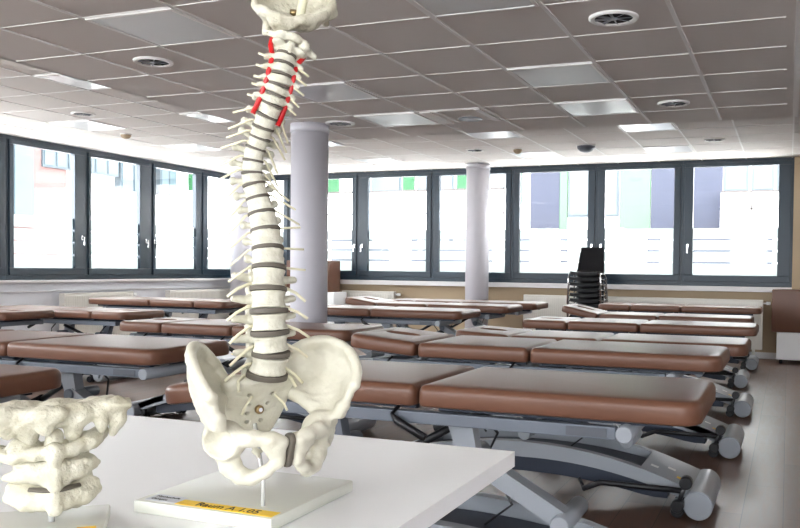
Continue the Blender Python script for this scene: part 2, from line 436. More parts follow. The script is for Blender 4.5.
def detector(x, y, z, r, h, m, label, cat='smoke detector'):
    bm = bmesh.new(); n = 28
    t = thing('smoke_detector' if cat == 'smoke detector' else 'ceiling_sensor', label, cat, (x, y, z))
    cyl(bm, (0, 0, -.012), (0, 0, 0), r, n); obj('base', bm, M['tbar'], t)
    bm = bmesh.new(); tube(bm, [(0, 0, -.012), (0, 0, -h*.5), (0, 0, -h*.85), (0, 0, -h)], [r*.92, r*.86, r*.6, r*.25], n)
    obj('dome', bm, m, t, smooth=True)
detector(-7.85, 8.35, ZF, .07, .06, M['tan'], 'small beige smoke detector above the left windows')
detector(-3.50, 11.0, ZF, .065, .07, M['tan'], 'small beige smoke detector beside the far light panel')
detector(-2.54, 10.97, ZF, .13, .09, M['frame'], 'grey domed ceiling sensor in front of the back windows', 'sensor')
# loudspeaker tile
t = thing('speaker_tile', 'square ceiling tile with a slotted insert and round cover near the middle', 'ceiling speaker', (GX+.5*T, GY+4.5*T, ZN))
h = T/2-.03
obj('tile_plate', BX(-h, h, -h, h, -.008, .002), M['tile'], t)
bm = bmesh.new(); bm.free()
for a, b in ((-h, -h+.10), (-h+.14, -h+.17), (h-.05, h)): obj('rib', BX(a, b, -h, h, -.014, -.006), M['tbar'], t)
bm = bmesh.new(); cyl(bm, (.04, .14, -.016), (.04, .14, -.006), .11, 32); obj('round_cover', bm, M['frame_light'], t)

# ------------------------------------------------------------------ treatment benches
def rrect(x0, x1, y0, y1, rr, n=7):
    """rounded rectangle, rr = radius at (x0y0, x1y0, x1y1, x0y1)"""
    out = []
    for (cx, cy, a0, r) in ((x0, y0, PI, rr[0]), (x1, y0, 1.5*PI, rr[1]), (x1, y1, 0, rr[2]), (x0, y1, .5*PI, rr[3])):
        r = max(r, .012)
        ox = cx+r if cx == x0 else cx-r; oy = cy+r if cy == y0 else cy-r
        for k in range(n): a = a0 + PI/2*k/(n-1); out.append((ox+r*math.cos(a), oy+r*math.sin(a)))
    return out
def pad(x0, x1, y0, y1, z0, z1, rr, e=.028, slot=None, crown=.004):
    bm = bmesh.new(); R = []
    cx, cy = (x0+x1)/2, (y0+y1)/2
    def ring(inset, z):
        pts = rrect(x0+inset, x1-inset, y0+inset, y1-inset, [max(r-inset, .006) for r in rr])
        R.append([bm.verts.new((x, y, z)) for x, y in pts])
    ring(.014, z0); ring(.004, z0+.004); ring(0, z0+.012)
    for k in range(6):
        a = PI/2*k/5; ring(e*(1-math.cos(a)), z1-e+e*math.sin(a))
    ring(e+.03, z1+crown*.6)
    n = len(R[0])
    for i in range(len(R)-1):
        for k in range(n): bm.faces.new((R[i][k], R[i][(k+1) % n], R[i+1][(k+1) % n], R[i+1][k]))
    bm.faces.new(R[0][::-1])
    if slot:
        sx, sy, ra, rb = slot; m = 28
        S = [[bm.verts.new((sx+ra*s*math.cos(2*PI*k/m), sy+rb*s*math.sin(2*PI*k/m), z)) for k in range(m)] for s, z in ((1.12, z1+crown*.6), (1.03, z1-.004), (1, z1-.014), (1, z0+.02))]
        for i in range(3):
            for k in range(m): bm.faces.new((S[i][k], S[i+1][k], S[i+1][(k+1) % m], S[i][(k+1) % m]))
        bm.faces.new(S[-1])
        ed = [bm.edges.get((S[0][k], S[0][(k+1) % m])) for k in range(m)] + [bm.edges.get((R[-1][k], R[-1][(k+1) % n])) for k in range(n)]
        bmesh.ops.triangle_fill(bm, edges=ed, use_beauty=True)
    else:
        bm.faces.new(R[-1])
    return bm
def arc(x0, x1, z0, zt, n=28, sag=None):
    return [(x0+(x1-x0)*k/n, z0+(zt-z0)*(1-abs(2*k/n-1)**2.1)) for k in range(n+1)]

def make_bench(name, H, label):
    """local: x along the bench (+x = foot end), y across, z up; H = top of the padding"""
    W = .335; L = 1.05; P = .080
    t = thing(name, label, 'treatment table', (0, 0, 0), 0, 'brown treatment tables')
    j1, j2 = L-.995, L-.995-.66                      # joints between sections
    le = obj('leg_section', pad(j1+.006, L, -W, W, H-P, H, (.03, .085, .085, .03)), M['leather'], t, smooth=.7)
    obj('seat_section', pad(j2+.006, j1-.006, -W, W, H-P, H, (.03, .03, .03, .03)), M['leather'], t, smooth=.7)
    o = obj('head_section', pad(-L-j2, -.006, -W, W, -P, 0, (.09, .03, .03, .09), slot=(-.235, 0, .105, .062)), M['leather'], t, smooth=.7)
    o.location = (j2, 0, H)
    # section frames below the padding
    for a, b in ((j1+.05, L-.1), (j2+.04, j1-.04)):
        bm = bmesh.new()
        for y in (-.22, .22): beam(bm, (a, y, H-P-.012), (b, y, H-P-.012), .03, .022)
        for x in (a+.05, b-.05): beam(bm, (x, -.22, H-P-.014), (x, .22, H-P-.014), .03, .018)
        obj('section_frame', bm, M['frame_dark'], t)
    bm = bmesh.new()
    for y in (-.2, .2): beam(bm, (-.33, y, -P-.012), (-.03, y, -P-.012), .025, .02)
    beam(bm, (-.3, -.2, -P-.012), (-.3, .2, -P-.012), .025, .02)
    obj('head_support', bm, M['frame_dark'], o)
    # upper rails
    zr = H-.128
    for s in (-1, 1):
        y = s*.265
        obj('rail', BX(-.90, .77, y-.02, y+.02, zr-.022, zr+.022, .004), M['frame'], t)
    obj('cross_member', BX(-.90, -.86, -.245, .245, zr-.02, zr+.02, .003), M['frame'], t)
    obj('cross_member', BX(.1, .15, -.245, .245, zr-.02, zr+.02, .003), M['frame'], t)
    bm = bmesh.new(); cyl(bm, (.80, -.30, zr), (.80, .285, zr), .029, 20, .003)
    obj('crossbar', bm, M['frame_light'], t)
    obj('name_plate', BX(.60, .74, -.2875, -.2845, zr-.016, zr+.016), M['grey_plate'], t)
    # lift: two brackets, two arms, pivots
    for dx in (0, -.56):
        bx = .17+dx; px, pz = .57+dx, .36
        bm = bmesh.new()
        for y in (-.15,):
            zl = zr-.155
            vs = [bm.verts.new((x, yy, z)) for yy in (y-.03, y+.03) for x, z in ((bx-.055, zr-.02), (bx+.045, zr-.02), (bx+.07, zl), (bx-.01, zl))]
            for q in ((0, 1, 2, 3), (7, 6, 5, 4), (0, 4, 5, 1), (1, 5, 6, 2), (2, 6, 7, 3), (3, 7, 4, 0)): bm.faces.new([vs[i] for i in q])
        obj('lift_bracket', bm, M['frame_light' if dx == 0 else 'frame'], t)
        bm = bmesh.new()
        beam(bm, (bx+.03, -.15, zl+.005), (px, -.15, pz), .075, .066)
        a = obj('lift_arm', bm, M['frame_light'], t)
        bm = bmesh.new(); cyl(bm, (bx+.03, -.20, zl), (bx+.03, .0, zl), .03, 20, .003)
        obj('pivot', bm, M['frame'], a)
        bm = bmesh.new(); cyl(bm, (px, -.24, pz), (px, .06, pz), .036, 20, .004)
        obj('pivot', bm, M['frame_light'], a)
    bm = bmesh.new(); tube(bm, [(-.62, 0, .30), (-.2, .0, .48)], .028, 12); tube(bm, [(-.2, 0, .48), (.10, 0, zr-.06)], .016, 12)
    obj('lift_motor', bm, M['black'], t)
    # arched base: two beams joined towards the feet
    for y in (-.215, .215):
        top = arc(-.99, .99, .105, .315); bot = [(x*.985, z-.062-.02*(1-abs(x)/.99)) for x, z in arc(-.99, .99, .115, .315)]
        bm = bmesh.new(); profile_xz(bm, top, bot, y-.028, y+.028)
        obj('base_arch', bm, M['frame_light'], t)
    full = arc(-.99, .99, .108, .318, 40)
    for s in (-1, 1):
        tp = [p for p in full if .62 <= p[0]*s <= .95]; bt = [(x, z-.05) for x, z in tp]
        bm = bmesh.new(); profile_xz(bm, tp, bt, -.243, .187 if True else .2)
        pl = obj('base_plate', bm, M['frame_light'], t)
        # small stickers on the plate
        for k, (sx, sy) in enumerate(((.70, -.10), (.78, -.02), (.84, -.13))):
            bm = bmesh.new(); x = s*sx; z = .108+.21*(1-(sx/.99)**2.1)
            dz = -.21*2.1*(sx/.99)**1.1/.99*.02
            vs = [bm.verts.new((x-s*.02, sy-.02, z-dz+.0015)), bm.verts.new((x+s*.02, sy-.02, z+dz+.0015)), bm.verts.new((x+s*.02, sy+.02, z+dz+.0015)), bm.verts.new((x-s*.02, sy+.02, z-dz+.0015))]
            bm.faces.new(vs); obj('sticker', bm, M['yellow' if k == 2 else 'sticker'], pl)
        bm = bmesh.new(); cyl(bm, (s*.945, -.315, .084), (s*.945, .22, .084), .073, 36, .006)
        obj('foot_roller_housing', bm, M['frame_light'], t, smooth=.6)
        for yy in (-.235, .20):      # twin castors just inboard
            bm = bmesh.new(); x = s*.84
            for d in (-.026, .026): cyl(bm, (x, yy+d-.011, .034), (x, yy+d+.011, .034), .034, 18, .004)
            box(bm, x-.014, x+.014, yy-.014, yy+.014, .03, .10, .003)
            tube(bm, [(x, yy, .09), (s*.90, yy, .10)], .012, 8)
            obj('castor', bm, M['black'], t)
    bm = bmesh.new()
    tp = [p for p in arc(-.99, .99, .10, .255) if abs(p[0]) < .80]; bt = [(x, max(z-.115, .07)) for x, z in tp]
    profile_xz(bm, tp, bt, -.17, .17)
    obj('base_cover', bm, M['frame_dark'], t)
    # foot lever rods
    bm = bmesh.new()
    tube(bm, [(.36, -.30, .11), (.46, -.335, .16), (.88, -.335, .16)], .015, 10)
    tube(bm, [(.36, -.30, .11), (.32, -.22, .14)], .010, 8)
    lv = obj('foot_lever', bm, M['black'], t)
    bm = bmesh.new()
    for x in (.87,):
        cyl(bm, (x+.02, -.375, .205), (x+.02, -.31, .205), .032, 16, .005); cyl(bm, (x-.02, -.375, .085), (x-.02, -.31, .085), .032, 16, .005)
        tube(bm, [(x+.02, -.34, .205), (x-.02, -.34, .085)], .012, 8)
    obj('lever_knob', bm, M['black'], lv)
    # two adjusting handles hanging from the rail
    for x in (-.04, -.78):
        bm = bmesh.new(); tube(bm, [(x, -.27, H-P-.01), (x-.015, -.30, zr+.01), (x+.01, -.31, zr-.01), (x+.125, -.315, zr-.065)], [.007, .007, .015, .015], 10)
        obj('adjusting_handle', bm, M['black'], t)
    bm = bmesh.new()
    tube(bm, [(-.5, -.05, zr), (-.42, .0, zr-.12), (-.48, .03, zr-.2), (-.3, .02, .30)], .006, 8); obj('cable', bm, M['black'], t)
    bm = bmesh.new()
    tube(bm, [(.16, .02, zr), (.24, .05, zr-.10), (.18, .1, zr-.2), (.30, .06, .33), (.2, .02, .25)], .006, 8)
    obj('cable', bm, M['black'], t)
    return t

BL = [  # x centre, y front edge, top height, head tilt, flipped, label
 (-1.30, 2.735, .84, -9, 0, 'brown treatment table nearest on the right, running beside the white desk corner'),
 (-1.325, 4.28, .84, 5, 0, 'brown treatment table with nose slot, second from the front on the right'),
 (-1.27, 5.80, .778, 3, 0, 'brown treatment table with nose slot, third from the front on the right'),
 (-1.27, 7.50, .79, 0, 0, 'brown treatment table, third from the windows on the right'),
 (-1.38, 9.40, .765, 12, 0, 'brown treatment table with raised head end, second from the windows on the right'),
 (-1.34, 11.2, .805, 0, 0, 'brown treatment table farthest on the right, in front of the radiator'),
 (-3.95, 3.28, .84, 0, 0, 'large looking brown treatment table at left, its end behind the left hip bone'),
 (-3.77, 1.94, .835, 0, 0, 'brown treatment table cut by the left edge, its rounded end above the cervical model'),
 (-3.95, 5.22, .81, 0, 0, 'brown treatment table directly behind the lumbar spine, passing in front of the thick column'),
 (-4.02, 7.60, .84, 0, 0, 'brown treatment table right behind the thick column, nearest of three in the middle back'),
 (-3.98, 8.95, .84, 8, 0, 'brown treatment table in front of the thin column, nearer of two side by side'),
 (-3.94, 9.95, .84, 0, 0, 'brown treatment table farther of two side by side at the thin column'),
 (-7.45, 6.75, .77, 0, 1, 'brown treatment table at left, showing three pads, behind the large pad nearest the spine model'),
 (-8.08, 5.85, .79, 0, 1, 'brown treatment table showing only its end at the left edge of the photo'),
 (-7.25, 8.12, .84, 0, 1, 'brown treatment table far left, nearest the corner of the two window walls'),
]
protos = {}
for k, (x, yf, H, tilt, flip, label) in enumerate(BL):
    key = round(H, 3)
    if key not in protos:
        t = make_bench('treatment_table', H, label); protos[key] = t
    else:
        t = copy_tree(protos[key]); t['label'] = label
    t.location = (x-(.0 if k == 0 else .02)*(-1 if flip else 1), yf+.335, 0); t.rotation_euler = (0, 0, PI if flip else 0)
    for c in t.children:
        if c.name.startswith('head_section'): c.rotation_euler = (0, math.radians(tilt), 0)
        if c.name.startswith('head_section'): c.scale = (1.18 if k == 0 else 1, 1, 1)
        if k == 12 and c.name.startswith(('base', 'foot', 'castor')): c.location.x += .35
        if k == 6 and not c.name.startswith(('head_section', 'seat_section', 'leg_section', 'section_frame')): c.location.x += .16

# ------------------------------------------------------------------ white desk
DZ = .875
t = thing('desk', 'white laminate desk in the foreground carrying the two bone models', 'desk', (0, 0, 0))
bm = bmesh.new(); box(bm, -2.2, -.532, .55, 1.68, DZ-.032, DZ, 0)
for f in bm.faces:
    if abs(f.normal.z) < .5: f.material_index = 1
obj('desktop', bm, [M['white'], M['white_edge']], t)
for x in (-2.12, -.66):
    for y in (.62, 1.28):
        obj('leg', BX(x-.03, x+.03, y-.03, y+.03, 0, DZ-.032), M['frame_light'], t)

# ------------------------------------------------------------------ stack of chairs
def make_chair(label):
    t = thing('stacking_chair', label, 'chair', (0, 0, 0), 0, 'stacked black chairs')
    bm = bmesh.new(); n = 10
    # shell: seat then back (front towards -y)
    prof = [(-.222, .402), (-.215, .447), (-.16, .452), (0, .445), (.14, .44), (.19, .455), (.215, .50), (.235, .58), (.27, .72), (.295, .82)]
    wid = [.20, .21, .215, .215, .21, .205, .20, .195, .18, .165]
    A = []; 
    for (y, z), w in zip(prof, wid):
        A.append([bm.verts.new((w*(2*k/n-1), y + .0*k, z + (.012*(2*k/n-1)**2 if y < .2 else 0) - (0))) for k in range(n+1)])
    for i in range(len(A)-1):
        for k in range(n): bm.faces.new((A[i][k], A[i][k+1], A[i+1][k+1], A[i+1][k]))
    ret = bmesh.ops.solidify(bm, geom=bm.faces[:], thickness=.012)
    obj('seat_shell', bm, M['black'], t, smooth=.8)
    for s in (-1, 1):
        bm = bmesh.new()
        tube(bm, [(s*.245, -.21, .0), (s*.235, -.20, .36), (s*.225, -.19, .425), (s*.225, .12, .425), (s*.24, .17, .36), (s*.25, .25, 0)], .010, 8)
        obj('leg_frame', bm, M['chrome'], t)
    bm = bmesh.new(); tube(bm, [(-.225, .10, .425), (.225, .10, .425)], .009, 8); obj('crossbar', bm, M['chrome'], t)
    return t
CH = (-2.735, 12.05)
places = ['lowest', 'second lowest', 'third lowest', 'fourth lowest', 'fifth lowest', 'sixth from the bottom', 'sixth from the top', 'fifth from the top', 'fourth from the top', 'third from the top', 'second from the top', 'topmost']
ch0 = make_chair('black stacking chair with chrome frame, lowest in the stack by the windows')
for k in range(11):
    c = ch0 if k == 0 else copy_tree(ch0)
    nm = places[k] if k < 6 else places[k+1]
    c['label'] = 'black stacking chair with chrome frame, %s in the stack by the windows' % nm
    c.location = (CH[0], CH[1]-.002*k, .078*k)

# ------------------------------------------------------------------ radiators
def radiator(x, y, z, w, h, rz, label):
    t = thing('radiator', label, 'radiator', (x, y, z), rz)
    bm = bmesh.new(); box(bm, -w/2, w/2, -.05, .05, 0, h, .008); obj('body', bm, M['radiator'], t)
    bm = bmesh.new(); n = int(w/.033)
    for k in range(n):
        a = -w/2+.03+k*(w-.06)/n
        box(bm, a, a+.018, -.058, -.05, .04, h-.04, .003)
    obj('fluted_panel', bm, M['radiator'], t)
    bm = bmesh.new(); cyl(bm, (w/2, 0, h-.05), (w/2+.04, 0, h-.05), .012, 12); cyl(bm, (w/2+.04, 0, h-.05), (w/2+.10, 0, h-.05), .024, 16, .004)
    obj('valve_knob', bm, M['white_edge'], t)
    bm = bmesh.new(); box(bm, -w/2+.1, -w/2+.14, -.03, .03, -z, 0); box(bm, w/2-.14, w/2-.1, -.03, .03, -z, 0); obj('bracket', bm, M['radiator'], t)
radiator(-2.13, 12.80, .14, 3.60, .72, 0, 'long white fluted radiator under the back windows behind the right tables')
radiator(-8.72+2.0, 12.80, .14, 1.0, .72, 0, 'short white radiator under the back windows behind the thick column')
radiator(XL+.10, 9.35, .14, 1.3, .72, PI/2, 'white radiator on the left wall behind the far left tables')
radiator(XL+.10, 11.6, .14, 1.6, .72, PI/2, 'white radiator on the left wall nearest the back corner')

# ------------------------------------------------------------------ cabinets with rolled mats
def cabinet(x0, x1, y0, y1, h, label):
    t = thing('low_cabinet', label, 'cabinet', ((x0+x1)/2, (y0+y1)/2, 0)); w = (x1-x0)/2; d = (y1-y0)/2
    obj('body', BX(-w, w, -d, d, .055, h, .004), M['white_edge'], t)
    for a, b in ((-w+.006, -.003), (.003, w-.006)): obj('door', BX(a, b, -d-.016, -d, .065, h-.01, .002), M['white_edge'], t)
    for sx in (-1, 1):
        for sy in (-1, 1):
            bm = bmesh.new(); cyl(bm, (sx*(w-.06), sy*(d-.06), 0), (sx*(w-.06), sy*(d-.06), .055), .022, 14); obj('foot', bm, M['black'], t)
cabinet(-.135, 1.2, 12.32, 12.80, .432, 'low white cabinet by the back wall at the right edge')
def mat_block(x0, x1, y0, y1, z0, z1, label):
    bm = pad(x0, x1, y0, y1, z0, z1, (.015,)*4, e=.012)
    o = obj('padded_block', bm, M['leather'], smooth=.7); tag(o, label, 'padded block'); return o
mat_block(-.205, 1.1, 12.30, 12.78, .435, 1.02, 'brown leatherette padded block on the low white cabinet at the right edge')
cabinet(-8.3, -7.05, 12.2, 12.62, .84, 'white cabinet by the back windows behind the thick column')
mat_block(-8.0, -7.16, 12.22, 12.60, .842, 1.37, 'brown padded block on the white cabinet behind the thick column')

# ------------------------------------------------------------------ light
w = bpy.data.worlds.new('overcast_sky'); bpy.context.scene.world = w; w.use_nodes = True
bg = w.node_tree.nodes['Background']; bg.inputs['Color'].default_value = (.93, .97, 1, 1); bg.inputs['Strength'].default_value = 11.
def portal(name, loc, rot, sx, sy):
    l = bpy.data.lights.new(name, 'AREA'); l.shape = 'RECTANGLE'; l.size = sx; l.size_y = sy; l.cycles.is_portal = True
    o = bpy.data.objects.new(name, l); C.objects.link(o); o.location = loc; o.rotation_euler = rot
portal('window_daylight_back', (-4.7, YW+.15, 2.0), (-PI/2, 0, 0), 9.2, 1.85)
portal('window_daylight_left', (XL-.15, 5.3, 2.0), (0, -PI/2, 0), 1.85, 15.)
portal('window_daylight_front', (-2.4, YF-.1, 1.85), (PI/2, 0, 0), 14., 1.8)
s = bpy.context.scene
s.view_settings.view_transform = 'Standard'; s.view_settings.look = 'None'
s.view_settings.exposure = 1.0; s.view_settings.gamma = 1; s.view_settings.use_curve_mapping = False

# ------------------------------------------------------------------ camera
f, yaw, pit, rol, cx, cy = 835.82, -.3691, -.0267, .0114, 464.73, 291.11
R = Vector((math.cos(yaw), -math.sin(yaw), 0)); F0 = Vector((math.sin(yaw), math.cos(yaw), 0)); Z = Vector((0, 0, 1))
F = math.cos(pit)*F0+math.sin(pit)*Z; U = -math.sin(pit)*F0+math.cos(pit)*Z
R2 = math.cos(rol)*R+math.sin(rol)*U; U2 = -math.sin(rol)*R+math.cos(rol)*U
cam = bpy.data.cameras.new('camera'); co = bpy.data.objects.new('camera', cam); C.objects.link(co)
cam.sensor_width = 36; cam.lens = f/800*36; cam.shift_x = (400-cx)/800; cam.shift_y = (cy-264)/800; cam.clip_start = .05
mw = Matrix((R2, U2, -F)).transposed().to_4x4(); mw.translation = Vector((0, 0, 1.26)); co.matrix_world = mw
s.camera = co
# ------------------------------------------------------------------ sculpted bones (distance fields turned into meshes)
class Field:
    def __init__(s, lo, hi, h):
        s.h = h; s.lo = np.array(lo, float); n = np.ceil((np.array(hi)-s.lo)/h).astype(int)+1
        s.n = n; s.d = np.full(n, 4*h)
        s.ax = [s.lo[i]+h*np.arange(n[i]) for i in range(3)]
    def _sl(s, lo, hi):
        a = np.maximum(np.floor((np.array(lo)-s.lo)/s.h).astype(int), 0)
        b = np.minimum(np.ceil((np.array(hi)-s.lo)/s.h).astype(int)+1, s.n)
        return tuple(slice(x, max(x, y)) for x, y in zip(a, b))
    def _grid(s, sl):
        return np.meshgrid(*[s.ax[i][sl[i]] for i in range(3)], indexing='ij', sparse=True)
    def cap(s, a, b, ra, rb=None, sub=False, k=0.):
        """tapered capsule"""
        rb = ra if rb is None else rb
        a = np.array(a, float); b = np.array(b, float); R = max(ra, rb)+4*s.h+k
        sl = s._sl(np.minimum(a, b)-R, np.maximum(a, b)+R); X, Y, Z = s._grid(sl)
        d = b-a; L = max(float(d@d), 1e-12)
        t = np.clip(((X-a[0])*d[0]+(Y-a[1])*d[1]+(Z-a[2])*d[2])/L, 0, 1)
        q = np.sqrt((X-a[0]-t*d[0])**2+(Y-a[1]-t*d[1])**2+(Z-a[2]-t*d[2])**2)-(ra+(rb-ra)*t)
        s._put(sl, q, sub, k)
    def chain(s, pts, rs, **k):
        rs = rs if isinstance(rs, (list, tuple)) else [rs]*len(pts)
        for i in range(len(pts)-1): s.cap(pts[i], pts[i+1], rs[i], rs[i+1], **k)
    def ell(s, c, r, rot=None, sub=False, k=0.):
        c = np.array(c, float); r = np.array(r, float); R = max(r)+4*s.h+k
        sl = s._sl(c-R, c+R); X, Y, Z = s._grid(sl); P = [X-c[0], Y-c[1], Z-c[2]]
        if rot is not None: P = [rot[i][0]*P[0]+rot[i][1]*P[1]+rot[i][2]*P[2] for i in range(3)]
        q0 = np.sqrt((P[0]/r[0])**2+(P[1]/r[1])**2+(P[2]/r[2])**2)
        q1 = np.sqrt((P[0]/r[0]**2)**2+(P[1]/r[1]**2)**2+(P[2]/r[2]**2)**2)+1e-9
        s._put(sl, q0*(q0-1)/q1, sub, k)
    def drum(s, c, rx, ry, hz, waist=.1, sub=False, k=0., back=0.):
        """upright elliptic drum with a waist"""
        c = np.array(c, float); R = max(rx, ry, hz)+4*s.h+k
        sl = s._sl(c-R, c+R); X, Y, Z = s._grid(sl); x, y, z = X-c[0], Y-c[1], Z-c[2]
        w = 1-waist*(1-np.clip(z/hz, -1, 1)**2)
        rr = np.sqrt((x/rx)**2+(y/ry)**2)
        q = np.maximum((rr-w)*min(rx, ry), np.abs(z)-hz)
        s._put(sl, q, sub, k)
    def _put(s, sl, q, sub, k):
        o = s.d[sl]
        if sub: s.d[sl] = np.maximum(o, -q)
        elif k:
            hh = np.clip(.5+.5*(o-q)/k, 0, 1); s.d[sl] = o*(1-hh)+q*hh-k*hh*(1-hh)
        else: s.d[sl] = np.minimum(o, q)
    def blur(s, n=1):
        for _ in range(n):
            for a in range(3):
                d = np.moveaxis(s.d, a, 0); e = d.copy()
                e[1:-1] = .25*d[:-2]+.5*d[1:-1]+.25*d[2:]; s.d = np.moveaxis(e, 0, a)
        return s
    def lump(s, amp, f, seed=0):
        rs = np.random.RandomState(seed); X, Y, Z = np.meshgrid(*s.ax, indexing='ij', sparse=True); t = 0
        for k in range(7):
            v = rs.normal(size=3); v = v/np.linalg.norm(v)*f*(1+.55*k); p = rs.rand()*6.28
            v2 = rs.normal(size=3)*f*.4
            t = t+np.sin(v[0]*X+v[1]*Y+v[2]*Z+p+1.3*np.sin(v2[0]*X+v2[1]*Y+v2[2]*Z))/(1+.45*k)
        s.d = s.d+amp*t*.45; return s
    def mesh(s):
        d = s.d; d[0] = d[-1] = 1; d[:, 0] = d[:, -1] = 1; d[:, :, 0] = d[:, :, -1] = 1
        ins = d < 0; n = np.array(d.shape)-1
        acc = np.zeros((*n, 3)); cnt = np.zeros(n)
        for a in range(3):
            lo = [slice(None)]*3; hi = [slice(None)]*3; lo[a] = slice(0, -1); hi[a] = slice(1, None)
            A = d[tuple(lo)]; B = d[tuple(hi)]; cr = (A < 0) != (B < 0)
            t = np.where(cr, A/np.where(cr, A-B, 1), 0)
            o = [i for i in range(3) if i != a]
            for u in (0, 1):
                for v in (0, 1):
                    sl = [None]*3; sl[a] = slice(None); sl[o[0]] = slice(u, u+n[o[0]]); sl[o[1]] = slice(v, v+n[o[1]])
                    c = cr[tuple(sl)]; tt = t[tuple(sl)]
                    cnt += c; acc[..., a] += np.where(c, tt, 0)
                    acc[..., o[0]] += c*u; acc[..., o[1]] += c*v
        m = cnt > 0; idx = -np.ones(n, int); idx[m] = np.arange(m.sum())
        base = np.stack(np.nonzero(m), 1)
        V = (base+acc[m]/cnt[m][:, None])*s.h+s.lo
        Fc = []
        for a in range(3):
            lo = [slice(None)]*3; hi = [slice(None)]*3; lo[a] = slice(0, -1); hi[a] = slice(1, None)
            A = ins[tuple(lo)]; B = ins[tuple(hi)]; o = [(a+1) % 3, (a+2) % 3]
            for sgn, cr in ((1, A & ~B), (0, ~A & B)):
                p = np.stack(np.nonzero(cr), 1)
                p = p[(p[:, o[0]] > 0) & (p[:, o[1]] > 0)]
                q = []
                for u, v in ((0, 0), (1, 0), (1, 1), (0, 1)):
                    pp = p.copy(); pp[:, o[0]] -= u; pp[:, o[1]] -= v; q.append(idx[pp[:, 0], pp[:, 1], pp[:, 2]])
                q = np.stack(q, 1); Fc.append(q if sgn else q[:, ::-1])
        return V, np.concatenate(Fc)

def bone(name, F, m, parent, mw=None, label=None):
    V, Q = F.mesh()
    if mw is not None: V = V@np.array(mw[:3, :3]).T+np.array(mw[:3, 3]) if isinstance(mw, np.ndarray) else V
    me = bpy.data.meshes.new(name)
    me.vertices.add(len(V)); me.vertices.foreach_set('co', V.astype(np.float32).ravel())
    me.loops.add(len(Q)*4); me.loops.foreach_set('vertex_index', Q.astype(np.int32).ravel())
    me.polygons.add(len(Q)); me.polygons.foreach_set('loop_start', np.arange(0, len(Q)*4, 4, dtype=np.int32))
    me.polygons.foreach_set('loop_total', np.full(len(Q), 4, dtype=np.int32))
    me.update(calc_edges=True); me.validate()
    me.polygons.foreach_set('use_smooth', np.ones(len(me.polygons), dtype=bool))
    me.materials.append(m)
    o = bpy.data.objects.new(name, me); C.objects.link(o)
    if parent: o.parent = parent
    if label: o['label'] = label
    return o

# ---- frame of the spine model: origin on the desk under the rod
PLT = .02
ORG = np.array([-.741, 1.072, DZ])
TC = np.array([.567, -.823, 0]); TC /= np.linalg.norm(TC); VR = np.array([-TC[1], TC[0], 0])
PHI = math.radians(25)
ANT = math.cos(PHI)*TC+math.sin(PHI)*VR; LFT = math.cos(PHI)*VR-math.sin(PHI)*TC; UP = np.array([0, 0, 1.])
spine = thing('spine_model', 'tall flexible human spine model with pelvis and skull base on a cream base plate', 'anatomical model', tuple(ORG))
def frame(origin, x, y, z):
    m = np.eye(4); m[:3, 0] = x; m[:3, 1] = y; m[:3, 2] = z; m[:3, 3] = origin; return m
def rel(w): return np.array(w)-ORG

# base plate (square with the room), label strip and paper label
bm = bmesh.new(); box(bm, -.202, .051, -.053, .1915, 0, PLT, .004)
for v in bm.verts: v.co.x += .0; 
bp = obj('base_plate', bm, M['plate'], spine, smooth=.5)
def text(body, size, m, parent, loc, rz=0, name='lettering', sx=1., ext=.0004):
    cu = bpy.data.curves.new(name, 'FONT'); cu.body = body; cu.size = size; cu.extrude = ext; cu.align_x = 'LEFT'
    tmp = bpy.data.objects.new(name, cu); C.objects.link(tmp); bpy.context.view_layer.update()
    me = bpy.data.meshes.new_from_object(tmp.evaluated_get(bpy.context.evaluated_depsgraph_get()))
    bpy.data.objects.remove(tmp); o = bpy.data.objects.new(name, me); C.objects.link(o)
    me.materials.clear(); me.materials.append(m); o.parent = parent; o.location = loc; o.rotation_euler = (0, 0, rz); o.scale = (sx, 1, 1)
    return o
obj('yellow_label', BX(-.128, .046, -.046, -.022, PLT, PLT+.0008), M['yellow'], bp)
text('Raum A 1.05', .0235, M['ink'], bp, (-.095, -.042, PLT+.0008), sx=.92)
obj('paper_label', BX(-.188, -.130, -.044, -.012, PLT, PLT+.0006), M['paper'], bp)
text('Hochschule', .0095, M['ink'], bp, (-.182, -.025, PLT+.0006)); text('Campus', .0095, M['ink'], bp, (-.182, -.038, PLT+.0006))

# disc centres measured along the column: (lateral, toward viewer, height above desk), half width
CAM = np.array([0, 0, 1.26])
DISC = [[0.01435, -0.01213, 0.22227], [0.0231, -0.0149, 0.25528], [0.02381, -0.01881, 0.28713], [0.02249, -0.01972, 0.319], [0.01845, -0.0159, 0.35155], [0.01506, -0.00943, 0.38374], [0.00838, -0.00303, 0.4122], [0.00023, 0.00236, 0.44035], [-0.0085, 0.00515, 0.46638], [-0.01622, 0.00644, 0.48941], [-0.02351, 0.00581, 0.51008], [-0.02706, 0.00557, 0.52768], [-0.02567, 0.00653, 0.54664], [-0.02164, 0.0071, 0.56527], [-0.01413, 0.00787, 0.58116], [-0.00743, 0.00588, 0.59613], [0.00045, 0.00471, 0.61271], [0.0101, 0.00476, 0.62945], [0.0157, 0.00421, 0.64398], [0.02138, 0.00483, 0.65793], [0.02484, 0.0061, 0.67379], [0.02679, 0.00965, 0.68998], [0.02777, 0.01473, 0.70457]]
DISC = [np.array(p) for p in DISC]
WID = [.031, .0285, .0285, .028, .027, .025, .0235, .022, .0205, .018, .017, .0158, .0154, .0154, .016, .0165, .0165, .0160, .0155, .0152, .015, .015, .015]
THK = [1.18*t_ for t_ in [.0080, .0068, .0068, .0068, .0064, .0058, .0052, .0046, .0042, .0038, .0036, .0034, .0032, .0032, .0032, .0032, .0034, .0034, .0034, .0034, .0034, .0034, .0034]]
NAMES = None
tan = []
